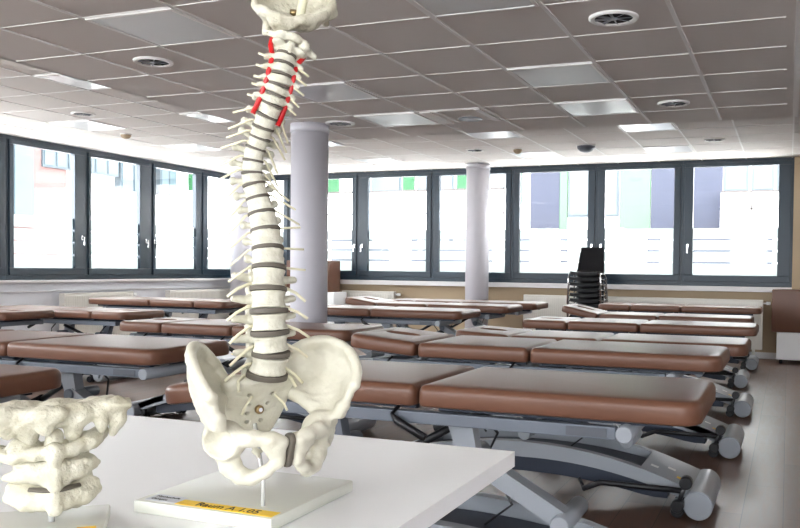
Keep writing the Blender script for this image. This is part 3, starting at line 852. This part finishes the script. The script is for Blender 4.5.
for i in range(len(DISC)):
    a = DISC[max(i-1, 0)]; b = DISC[min(i+1, len(DISC)-1)]; t_ = b-a; tan.append(t_/np.linalg.norm(t_))
def ortho(up):
    y = ANT-up*(ANT@up); y /= np.linalg.norm(y); x = np.cross(y, up); return x, y, up
# note x = subject's left when looking from the front is LFT
def mk_frame(c, up, ph=None):
    if ph is None: ph = np.interp(c[2], [.20, .34, .45], [22, 14, 8])
    ph = math.radians(ph); A_ = math.cos(ph)*TC+math.sin(ph)*VR
    y = A_-up*(A_@up); y /= np.linalg.norm(y); x = -np.cross(up, y)*-1; 
    x = np.cross(y, up)
    if x@LFT < 0: x = -x
    return frame(c, x, y, up)
def disc(c, up, rx, th, i):
    ry = rx*.72; bm = bmesh.new(); R = []; n = 36
    for rr, z in ((.9, -.5), (.985, -.42), (1.0, 0), (.985, .42), (.9, .5)):
        R.append([bm.verts.new((rx*rr*math.cos(2*PI*k/n), ry*rr*math.sin(2*PI*k/n)*(1 if math.sin(2*PI*k/n) > 0 else .85), z*th)) for k in range(n)])
    for a in range(4):
        for k in range(n): bm.faces.new((R[a][k], R[a][(k+1) % n], R[a+1][(k+1) % n], R[a+1][k]))
    bm.faces.new(R[0][::-1]); bm.faces.new(R[-1])
    m = mk_frame(c, up)
    for v in bm.verts: v.co = Vector(m[:3, :3]@np.array(v.co)+m[:3, 3])
    obj('intervertebral_disc', bm, M['disc'], spine, smooth=.9)
for i, c in enumerate(DISC): disc(c, tan[i], WID[i]*1.04, THK[i], i)

def xf(m, F, name, mt, parent=spine, label=None):
    V, Q = F.mesh(); V = V@m[:3, :3].T+m[:3, 3]
    if np.linalg.det(m[:3, :3]) < 0: Q = Q[:, ::-1]
    me = bpy.data.meshes.new(name)
    me.vertices.add(len(V)); me.vertices.foreach_set('co', V.astype(np.float32).ravel())
    me.loops.add(len(Q)*4); me.loops.foreach_set('vertex_index', np.ascontiguousarray(Q).astype(np.int32).ravel())
    me.polygons.add(len(Q)); me.polygons.foreach_set('loop_start', np.arange(0, len(Q)*4, 4, dtype=np.int32))
    me.polygons.foreach_set('loop_total', np.full(len(Q), 4, dtype=np.int32))
    me.update(calc_edges=True); me.validate()
    me.polygons.foreach_set('use_smooth', np.ones(len(me.polygons), dtype=bool))
    me.materials.append(mt)
    o = bpy.data.objects.new(name, me); C.objects.link(o); o.parent = parent
    if label: o['label'] = label
    return o

def vertebra(i):
    """vertebra between disc i and disc i+1 (0 = L5)"""
    a, b = DISC[i], DISC[i+1]; c = (a+b)/2; up = (b-a); H = np.linalg.norm(up); up = up/H
    w = (WID[i]+WID[i+1])/2; d = w*.72; hh = (H-(THK[i]+THK[i+1])/2)/2
    kind = 'L' if i < 5 else ('T' if i < 17 else 'C')
    F = Field((-.056, -.085, -.045), (.056, .030, .040), .0014 if kind == 'L' else .0012)
    if kind != 'L': F = Field((-.046, -.080, -.040), (.046, .026, .030), .0012)
    F.drum((0, 0, 0), w, d, hh, .15 if kind == 'L' else .08)
    k = .004; s_ = w/.028
    if kind == 'L':
        for s in (-1, 1):
            F.cap((s*w*.55, -d*.6, hh*.35), (s*w*.6, -d-.014, hh*.2), .0065, k=k)
            F.cap((s*w*.55, -d-.014, hh*.2), (0, -d-.028, -.004), .005, .006, k=k)
            F.cap((s*w*.62, -d-.014, hh*.3), (s*(.045 if i else .043), -d-.008, hh*.45), .0074, .0054, k=k)
            F.cap((s*w*.62, -d-.017, hh*.3), (s*w*.72, -d-.018, hh+.008), .0055, .006, k=k)
            F.cap((s*w*.45, -d-.020, -hh*.3), (s*w*.55, -d-.022, -hh-.008), .0055, .006, k=k)
        F.chain([(0, -d-.026, 0), (0, -d-.042, -.004), (0, -d-.052, -.008)], [.0045, .004, .005], k=k)
        F.cap((0, -d-.038, .004), (0, -d-.050, -.014), .004, k=k)
    elif kind == 'T':
        q = (i-5)/11.; tl = .024+.003*(1-abs(2*q-1))
        for s in (-1, 1):
            F.cap((s*w*.5, -d*.6, hh*.4), (s*w*.6, -d-.010, hh*.3), .0042, k=.003)
            F.cap((s*w*.6, -d-.010, hh*.3), (0, -d-.020, -.003), .004, .0045, k=.003)
            F.cap((s*w*.6, -d-.010, hh*.3), (s*tl, -d-.015, hh*.75), .0046, .0042, k=.003)
            F.ell((s*(tl+.001), -d-.015, hh*.75), (.0062, .0056, .0068), k=.002)
            F.cap((s*w*.5, -d-.012, 0), (s*w*.5, -d-.013, hh+.004), .004, k=.003)
            F.cap((s*w*.5, -d-.012, 0), (s*w*.45, -d-.014, -hh-.004), .004, k=.003)
        F.chain([(0, -d-.018, -.002), (0, -d-.034, -.014-.006*(1-abs(2*q-1))), (0, -d-.046, -.024-.008*(1-abs(2*q-1)))], [.0042, .0034, .0038], k=.003)
    else:
        for s in (-1, 1):
            F.cap((s*w*.75, d*.05, 0), (s*(w+.008), -.005, -.001), .0044, .0040, k=.003)        # anterior tubercle
            F.cap((s*(w+.008), -.004, -.001), (s*(w+.0125), -.002, -.0035), .0042, .0034, k=.002)
            F.cap((s*w*.7, -d*.7, 0), (s*(w+.012), -d-.002, -.002), .0042, .0036, k=.002)
            F.cap((s*w*.9, -d-.004, -hh*.8), (s*w*.9, -d-.004, hh*.9), .0052, k=.002)
            F.cap((s*w*.9, -d-.006, 0), (0, -d-.022, -.002), .0036, k=.003)
            F.cap((s*w*.80, -d*.2, hh*.2), (s*w*.86, -d*.2, hh+.0022), .0028, .0022, k=.002)      # uncinate lip
            F.cap((0, -d-.022, -.002), (s*.005, -d-.034-(.012 if i == 17 else 0), -.008), .0038, .003, k=.002)
    F.lump(.00045, 330, i).blur(1)
    xf(mk_frame(c, up), F, 'lumbar_vertebra' if kind == 'L' else ('thoracic_vertebra' if kind == 'T' else 'cervical_vertebra'), M['bone'])
    return mk_frame(c, up), w, d, hh
INFO = [vertebra(i) for i in range(22)]

# nerve roots leaving between the vertebrae
def stick(m, pts, r0, r1=None, name='nerve_root', mt='nerve'):
    bm = bmesh.new(); P = [Vector(m[:3, :3]@np.array(p)+m[:3, 3]) for p in pts]
    r1 = r0 if r1 is None else r1
    tube(bm, P, [r0+(r1-r0)*k/(len(P)-1) for k in range(len(P))], 10)
    obj(name, bm, M[mt], spine)
rnd = random.Random(3)
for i in range(22):
    m, w, d, hh = INFO[i]
    for s in (-1, 1):
        if i < 5:
            z = -hh+.001; a = .030+.004*rnd.random()
            pts = [(s*w*.5, -d*.9, z+.006), (s*w*.95, -d*.8, z+.004), (s*(w+a*.55), -d*.4, z-.006), (s*(w+a), -d*.2, z-.016-.004*rnd.random())]
            stick(m, pts, .0026, .0022)
        elif i < 17:
            z = -hh; down = .022 if s < 0 else (.004 if i < 8 else .030); ln = .034 if i < 12 else .030
            pts = [(s*w*.5, -d, z+.003), (s*(w+.004), -d*.9, z+.001), (s*(w+ln), -d*.7, z-down*(.8+.3*rnd.random()))]
            stick(m, pts, .0019, .0017)
        else:
            z = -hh*.6; ln = .021+.004*rnd.random()
            pts = [(s*w*.6, -d*.5, z+.002), (s*(w+.006), -d*.3, z-.001), (s*(w+ln), -d*.1, z-.004-(.005 if s > 0 else -.002))]
            stick(m, pts, .0021, .0018)

# vertebral arteries
for s in (-1, 1):
    P = []
    m, w, d, hh = INFO[16]; P.append(m[:3, :3]@np.array((s*(w+.004), -.001, -.016))+m[:3, 3])
    for i in range(16, 22):
        m, w, d, hh = INFO[i]; P.append(m[:3, :3]@np.array((s*(w+.0036), -.0030 if i < 21 else -.005, 0 if i > 16 else .0))+m[:3, 3])
    x_, y_, u_ = INFO[21][0][:3, 0], INFO[21][0][:3, 1], INFO[21][0][:3, 2]
    P.append(P[-1]+x_*s*.007+u_*.016); P.append(P[-1]+u_*.014-y_*.004)
    bm = bmesh.new(); tube(bm, [tuple(p) for p in P], .0040, 12)
    obj('vertebral_artery', bm, M['red'], spine, smooth=True)

# ---- axis top, atlas and skull base
mC2 = INFO[21][0]
up = mC2[:3, 2]; top = DISC[22]
lean = up*.9+LFT*.12; lean /= np.linalg.norm(lean)
mA = mk_frame(top+up*.001, lean)
F = Field((-.045, -.055, -.012), (.045, .030, .036), .0012)        # axis
F.drum((0, -.001, .007), .0150, .011, .0072, .06); F.chain([(0, 0, .010), (0, .001, .020), (0, 0, .030)], [.0075, .0055, .005], k=.003)
for s in (-1, 1):
    F.ell((s*.0175, .000, .012), (.0105, .0095, .0062), k=.003); F.cap((s*.012, -.005, .006), (s*.024, -.008, .002), .004, .003, k=.003)
    F.cap((s*.014, -.010, .006), (0, -.032, .002), .0045, k=.003)
F.cap((0, -.030, .002), (0, -.046, -.004), .0055, .004, k=.003)
F.cap((0, .008, -.001), (0, .0095, .015), .003, .002, k=.004)
F.lump(.0009, 220, 31).blur(1); xf(mA, F, 'axis_vertebra', M['bone'])
F = Field((-.052, -.055, .006), (.052, .030, .044), .0012)         # atlas
ring_ = [(.017*math.cos(a)*1.0, -.010+.020*math.sin(a), .026) for a in np.linspace(0, 2*PI, 21)]
F.chain(ring_, .0055, k=.002); F.ell((0, .011, .026), (.006, .0045, .006), k=.003)
for s in (-1, 1):
    F.ell((s*.0190, .001, .025), (.0105, .0115, .0095), k=.003); F.cap((s*.022, -.004, .024), (s*.036, -.008, .022), .0072, .005, k=.003)
    F.ell((s*.0395, -.008, .022), (.0045, .005, .005), k=.002)
F.lump(.0011, 220, 32).blur(1); xf(mA, F, 'atlas_vertebra', M['bone'])
nx, ny, nz = mA[:3, 0], mA[:3, 1], mA[:3, 2]
tiltn = UP*.74+TC*.62+LFT*.02; tiltn /= np.linalg.norm(tiltn)
yy = ANT-tiltn*(ANT@tiltn); yy /= np.linalg.norm(yy); xx = np.cross(yy, tiltn); xx = xx if xx@LFT > 0 else -xx
oc = top+lean*.086-VR*.018-TC*.010
mO = frame(oc, xx*.96, yy*.96, tiltn*.96)
F = Field((-.085, -.075, -.045), (.085, .075, .045), .0016)
F.ell((0, 0, .010), (.066, .056, .034))
F.ell((0, 0, .0145), (.0605, .0505, .0325), sub=True)
X, Y, Z = np.meshgrid(*F.ax, indexing='ij', sparse=True)
F.d = np.maximum(F.d, Z-(.012+.003*np.sin(X*90)+.002*np.sin(Y*130+1)))
for k in range(44):                                                # ragged thick rim
    a = 2*PI*k/44; r = .0052+.0016*math.sin(5*a)+.0012*math.sin(11*a+1)
    b = 2*PI*(k+1)/44; 
    F.cap((.0635*math.cos(a), .0535*math.sin(a), .010+.003*math.sin(3*a)), (.0635*math.cos(b), .0535*math.sin(b), .010+.003*math.sin(3*b)), r, k=.004)
for s in (-1, 1):
    F.ell((s*.021, .004, -.025), (.008, .012, .007), k=.004)        # condyles
    F.cap((s*.050, .006, -.004), (s*.056, .010, -.024), .009, .006, k=.006)   # mastoid
    F.ell((s*.040, .030, .002), (.022, .014, .010), k=.006)
F.ell((0, .036, -.004), (.020, .020, .013), k=.008); F.cap((0, .030, -.012), (0, .050, .002), .010, .009, k=.006)
F.cap((-.030, .040, .000), (-.050, .030, -.006), .010, .008, k=.006)
F.cap((0, -.004, -.03), (0, -.004, .0), .0125, sub=True)
F.lump(.0011, 170, 33).blur(1); xf(mO, F, 'skull_base', M['bone2'])
pg = top+lean*.060-VR*.002
bm = bmesh.new(); pe = pg+UP*.13+VR*.024
tube(bm, [tuple(pg), tuple(pe)], .0068, 18); obj('top_peg', bm, M['nerve'], spine, smooth=True)
q = oc+tiltn*(-.008)-TC*-.012
bm = bmesh.new(); cyl(bm, tuple(q-UP*.004), tuple(q+tiltn*.006), .0065, 18); obj('brass_nut', bm, M['brass'], spine)

# ---- pelvis
PO = DISC[0]-UP*.004-ANT*.002                                        # promontory
SX, SY, SZ = .92, .90, .84
mP = frame(PO, LFT*SX, ANT*SY, UP*SZ)
def lerp_curve(P, t):
    P = np.array(P, float); n = len(P)-1; x = t*n; i = min(int(x), n-1); f = x-i
    p0 = P[max(i-1, 0)]; p1 = P[i]; p2 = P[i+1]; p3 = P[min(i+2, n)]
    return .5*((2*p1)+(-p0+p2)*f+(2*p0-5*p1+4*p2-p3)*f*f+(-p0+3*p1-3*p2+p3)*f**3)
F = Field((.0, -.095, -.195), (.160, .110, .085), .0022)
crest = [(.040, -.070, -.012), (.060, -.070, .022), (.092, -.045, .052), (.120, -.008, .060), (.136, .034, .042), (.134, .062, .012), (.122, .074, -.014)]
base = [(.052, -.052, -.030), (.066, -.038, -.038), (.084, -.018, -.048), (.094, .008, -.060), (.102, .032, -.070), (.106, .052, -.068), (.106, .064, -.058)]
nu, nv = 56, 34
for a in range(nu+1):
    u = a/nu; pc = lerp_curve(crest, u); pb = lerp_curve(base, u)
    for b in range(nv+1):
        v = b/nv; p = pb*(1-v)+pc*v
        bul = math.sin(PI*v)*math.sin(PI*min(max(u, .04), .96))
        p = p+np.array((.010, -.014, -.004))*bul
        r = .0036+.0048*(1-v)**2+.0034*max(0, (v-.86)/.14)+.0035*(1-u)*(1-v)
        r += .0022*max(0, 1-abs(v-1)*9)
        F.cap(p, p+np.array((0, 0, 1e-4)), r)
F.cap((.122, .074, -.014), (.108, .066, -.050), .0062, .0075, k=.006)           # front border
F.ell((.122, .075, -.016), (.008, .008, .010), k=.004)
F.cap((.106, .066, -.052), (.098, .052, -.080), .010, .012, k=.008)
F.cap((.054, -.056, -.028), (.094, -.012, -.064), .0085, .011, k=.008)            # above the notch
F.cap((.042, -.066, -.012), (.046, -.050, -.045), .009, .009, k=.006)
F.cap((.062, -.038, -.034), (.098, .026, -.080), .0095, .014, k=.008)
F.ell((.084, .034, -.096), (.034, .034, .034), k=.008)                           # hip socket
F.cap((.084, .018, -.108), (.074, .032, -.140), .016, .0165, k=.010)              # ischium
F.cap((.074, .032, -.140), (.064, .042, -.156), .0175, .015, k=.008)
F.cap((.074, .006, -.108), (.058, -.018, -.112), .009, .004, k=.006)             # ischial spine
F.chain([(.084, .046, -.092), (.058, .070, -.090), (.030, .084, -.092), (.015, .088, -.100)], [.017, .0135, .0120, .011], k=.008)
F.cap((.0155, .087, -.098), (.0155, .078, -.132), .0115, .010, k=.006)
F.ell((.026, .080, -.108), (.018, .010, .020), k=.008)
F.chain([(.018, .078, -.134), (.032, .068, -.150), (.048, .054, -.162), (.060, .046, -.160)], [.0105, .0095, .0110, .0135], k=.008)
F.ell((.106, .053, -.100), (.028, .027, .027), sub=True)
F.cap((.042, .110, -.120), (.056, .0, -.126), .0115, .0115, sub=True); F.cap((.044, .110, -.132), (.056, .0, -.138), .0085, .0085, sub=True)
F.lump(.0011, 130, 41).blur(1)
V0 = F
hipL = xf(mP, F, 'hip_bone', M['bone3'])
mPR = frame(PO, -LFT*SX, ANT*SY, UP*SZ)
hipR = xf(mPR, F, 'hip_bone', M['bone3'])
# sacrum and coccyx
F = Field((-.075, -.095, -.165), (.075, .030, .022), .0018)
axis_ = [(0, -.006, -.012), (0, -.020, -.034), (0, -.034, -.058), (0, -.043, -.080), (0, -.044, -.100), (0, -.038, -.118)]
half = [.060, .064, .062, .055, .042, .018]; dep = [.016, .014, .011, .009, .008, .006]
for k in range(60):
    u = k/59; c = lerp_curve(axis_, u); w_ = float(np.interp(u, np.linspace(0, 1, 6), half)); d_ = float(np.interp(u, np.linspace(0, 1, 6), dep))
    for s in np.linspace(-1, 1, 15):
        cc = (c[0]+s*(w_-d_), c[1]-.010-.010*s*s*(1-u)-.0, c[2]+(.006*abs(s)**1.5 if u < .2 else 0))
        F.cap(cc, (cc[0], cc[1]-.004, cc[2]), d_*(.85-.15*abs(s)), k=0)
F.drum((0, -.016, -.006), .027, .018, .0062, .02, k=.003)
for s in (-1, 1):
    F.cap((s*.026, -.022, -.010), (s*.052, -.030, -.014), .012, .012, k=.006)
    F.cap((s*.050, -.032, -.012), (s*.046, -.040, -.050), .011, .008, k=.006)
    F.cap((s*.020, -.042, .0), (s*.020, -.040, .012), .006, .0055, k=.004)
for z, y in ((-.024, 0), (-.044, 0), (-.063, 0), (-.081, 0)):
    c = lerp_curve(axis_, np.interp(-z, [.012, .034, .058, .080, .100, .118], np.linspace(0, 1, 6)))
    X, Y, Z = F._grid((slice(None),)*3)
    F.cap((-.012, c[1]+.0135-.004*(z < -.05), z), (.012, c[1]+.0135-.004*(z < -.05), z), .0012, k=.004)
axs = [.020, .017, .0145, .012]
for j, z in enumerate((-.034, -.053, -.071, -.088)):
    c = lerp_curve(axis_, np.interp(-z, [.012, .034, .058, .080, .100, .118], np.linspace(0, 1, 6)))
    for s in (-1, 1):
        F.cap((s*axs[j], c[1]+.012, z), (s*axs[j], c[1]-.03, z+.006), .0036, .0034, sub=True)
        F.cap((s*axs[j], c[1]+.008, z), (s*(axs[j]+.016), c[1]+.006, z-.004), .0034, .001, sub=True)
F.chain([(0, -.050, -.108), (0, -.044, -.124), (0, -.036, -.138), (0, -.028, -.148)], [.009, .0075, .006, .004], k=.004)
for y, z in ((-.049, -.112), (-.042, -.127), (-.034, -.139)): F.ell((0, y, z), (.011, .006, .0055), k=.003)
F.lump(.0006, 160, 42).blur(1)
xf(mP, F, 'sacrum', M['bone3'])
def pw(p): return tuple(mP[:3, :3]@np.array(p)+mP[:3, 3])
bm = bmesh.new(); cyl(bm, pw((0, -.032, -.062)), pw((0, -.022, -.0615)), .0068, 20, .002); sc = obj('screw', bm, M['brass'], spine)
bm = bmesh.new(); cyl(bm, pw((0, -.024, -.0615)), pw((0, -.0205, -.0613)), .0032, 14); obj('screw_slot', bm, M['chrome'], sc)
# symphysis disc
F = Field((-.02, .055, -.15), (.02, .105, -.075), .0012)
F.cap((0, .088, -.096), (0, .078, -.134), .0125, .0110)
X, Y, Z = np.meshgrid(*F.ax, indexing='ij', sparse=True); F.d = np.maximum(F.d, np.abs(X)-.0052); F.lump(.0004, 300, 43).blur(1)
xf(mP, F, 'symphysis_disc', M['disc'])
# nerve roots over the sacrum wing
for s in (-1, 1):
    stick(mP, [(s*.020, -.020, .006), (s*.034, -.012, .004), (s*.046, -.006, -.004), (s*.050, .006, -.020)], .0024)
    stick(mP, [(s*.020, -.012, -.034), (s*.034, -.006, -.050), (s*.040, -.006, -.064)], .0020)
# rods
sb = mP[:3, :3]@np.array((0, -.045, -.09))+mP[:3, 3]
bm = bmesh.new(); tube(bm, [(0, 0, PLT), (0, 0, .06), (float(sb[0]), float(sb[1]), float(sb[2]))], .0032, 14); obj('support_rod', bm, M['rod'], spine, smooth=True)

# ------------------------------------------------------------------ enlarged neck model at the left
O2 = np.array([-.985, .868, DZ]); T2 = np.array([.985, -.868, 0])/np.linalg.norm([.985, .868]); V2 = np.array([-T2[1], T2[0], 0])
neck = thing('neck_bone_model', 'enlarged cervical spine model with skull base piece cut by the left edge', 'anatomical model', tuple(O2))
d1 = np.array((.64, -.76, 0)); d1 /= np.linalg.norm(d1); d2 = np.array((-d1[1], d1[0], 0))*-1
BRc = np.array([-.960, .990, DZ])-O2
bm = bmesh.new(); box(bm, -.20, 0, 0, .17, 0, .02, .004)
for v in bm.verts:
    p = BRc+(-v.co.x)*(-d1[1]*np.array((-1, 0, 0))*0)+0
    q_ = BRc+d1*float(v.co.y)+np.array((d1[1], -d1[0], 0))*float(-v.co.x)+np.array((0, 0, float(v.co.z)))
    v.co = Vector(q_)
bp2 = obj('base_plate', bm, M['plate'], neck, smooth=.5)
K = 718.
def N(u, v, d=0.): return ((u-52+20-(u-85)*.22*(u > 85))/K, d, (268-(v+9*min(max((505-v)/100, 0), 1)))/K+.385)      # picture-like local units: x right, y toward viewer, z above desk
mN = frame(np.zeros(3), V2, T2, UP)
def nb(lo, hi, h=.0022): return Field(lo, hi, h)
# base_plate label
yl = obj('yellow_label', (np.array([BRc+d1*a+np.array((d1[1], -d1[0], 0))*b+np.array((0, 0, .0208)) for a, b in ((.115, .010), (.145, .010), (.145, .035), (.115, .035))]), [(0, 1, 2, 3)]), M['yellow'], bp2)
# skull base piece
F = nb((-.11, -.07, .12), (.13, .075, .23))
F.chain([N(-25, 415, .0), N(5, 412, .015), N(40, 414, .02), N(75, 412, .02), N(112, 408, .01)], [.014, .015, .016, .015, .012], k=.010)
for u0, v0, dd, r in ((-20, 408, -.03, .014), (20, 408, -.035, .014), (60, 408, -.035, .014), (100, 407, -.02, .013), (120, 404, .0, .010)):
    F.ell(N(u0, v0, dd), (.028, .030, r*.8), k=.012)
F.chain([N(118, 406, .01), N(121, 420, .008), N(114, 437, .006)], [.012, .010, .006], k=.008)
F.chain([N(98, 410, .02), N(99, 424, .02), N(100, 432, .018)], [.009, .008, .004], k=.006)
F.chain([N(6, 415, .02), N(12, 428, .02)], [.013, .009], k=.008); F.cap(N(-4, 415, .01), N(-6, 438, .01), .012, .009, k=.008)
F.cap(N(45, 409, .038), N(45, 422, .034), .016, .012, k=.003); F.cap(N(36, 409, .038), N(55, 407, .040), .013, k=.003)
F.cap(N(72, 414, .02), N(70, 432, .012), .011, .012, k=.010); F.cap(N(28, 420, .02), N(30, 434, .012), .011, .012, k=.010)
X, Y, Z = np.meshgrid(*F.ax, indexing='ij', sparse=True)
zt = (268-405)/K+.385
F.d = np.maximum(F.d, Z-(zt+.0025*np.sin(X*160+2*np.sin(Y*90))+.002*np.sin(X*330+Y*200)+np.where((np.abs(X-(45-52+20)/K) < .024) & (Y > .02), .008, 0)))
F.lump(.0016, 130, 51).blur(1); xf(mN, F, 'skull_base', M['bone2'], neck)
# atlas
F = nb((-.11, -.07, .08), (.11, .07, .19))
F.chain([N(2, 454, -.004), N(18, 454, .018), N(36, 450, .032), N(53, 449, .038), N(70, 448, .032), N(88, 444, .018), N(102, 437, -.004)], [.009, .0095, .0095, .0105, .0095, .0092, .008], k=.006)
F.cap(N(53, 444, .040), N(53, 462, .040), .0085, k=.008)
F.ell(N(26, 446, .0), (.022, .022, .014), k=.008); F.ell(N(82, 444, .0), (.022, .022, .014), k=.008)
F.cap(N(2, 452, -.01), N(-16, 450, -.02), .010, .008, k=.006); F.cap(N(98, 438, -.01), N(106, 436, -.015), .009, .007, k=.006)
F.chain([N(5, 452, -.02), N(30, 455, -.05), N(75, 453, -.05), N(98, 440, -.02)], .007, k=.006)
F.lump(.0015, 170, 52).blur(1); xf(mN, F, 'atlas_vertebra', M['bone2'], neck)
# axis
F = nb((-.10, -.07, .04), (.10, .08, .17))
for s in (-1, 1): F.cap(N(53+s*20, 458, .0), N(53+s*21, 480, .0), .015, k=.006)
F.cap(N(53, 452, .034), N(53, 486, .040), .0075, .0105, k=.008); F.cap(N(53, 434, .012), N(53, 456, .016), .011, .014, k=.006)
for s in (-1, 1):
    vv = 478 if s < 0 else 470
    F.chain([N(53, 470, .026), N(53+s*20, 473, .018), N(53+s*33, vv-1, .008), N(53+s*44, vv, .0)], [.0165, .0135, .0090, .0050], k=.008)
    F.cap(N(53+s*12, 476, .026), N(53+s*6, 485, .030), .010, .008, k=.008)
    F.ell(N(53+s*24, 463, .012), (.019, .017, .006), k=.005)
    F.cap(N(53+s*28, 478, .0), N(53+s*31, 490, .0), .009, .008, k=.006)
    F.cap(N(53+s*22, 474, -.01), N(53, 480, -.045), .009, k=.006)
F.lump(.0015, 170, 53).blur(1); xf(mN, F, 'axis_vertebra', M['bone2'], neck)
# third vertebra
F = nb((-.10, -.07, .0), (.10, .08, .13))
for s in (-1, 1): F.cap(N(53+s*20, 488, .0), N(53+s*20, 508, .0), .015, k=.006)
F.cap(N(53, 488, .036), N(53, 509, .042), .0075, .0105, k=.008)
for s in (-1, 1):
    F.chain([N(53, 500, .026), N(53+s*20, 498, .018), N(53+s*38, 491, .006)], [.0165, .0125, .0085], k=.008)
    F.chain([N(53+s*10, 505, .026), N(53+s*28, 505, .016), N(53+s*42, 500, .004)], [.013, .0105, .0065], k=.006)
    F.cap(N(53+s*28, 487, .004), N(53+s*36, 500, .004), .009, .008, k=.006)
    F.cap(N(53+s*28, 506, -.01), N(53, 500, -.045), .009, k=.006)
F.lump(.0015, 170, 54).blur(1); xf(mN, F, 'cervical_vertebra', M['bone2'], neck)
for s, u0 in ((-1, 17), (1, 84)):
    bm = bmesh.new(); tube(bm, [tuple(mN[:3, :3]@np.array(N(u0, 446, -.004))), tuple(mN[:3, :3]@np.array(N(u0-s*3, 498, -.004)))], .0035, 10); obj('nerve_root', bm, M['nerve'], neck)
bm = bmesh.new(); F_ = mN[:3, :3]
def nd(u, v, d): return tuple(mN[:3, :3]@np.array(N(u, v, d)))
tube(bm, [nd(30, 488.5, .030), nd(53, 491, .038), nd(76, 488.5, .030)], [.006, .009, .006], 12, flat=(1, .45)); obj('intervertebral_disc', bm, M['disc'], neck)
bm = bmesh.new(); tube(bm, [tuple(V2*.026+np.array((0, 0, .02))), tuple(V2*.026+np.array((0, 0, .06)))], .0042, 14); obj('support_rod', bm, M['rod'], neck)
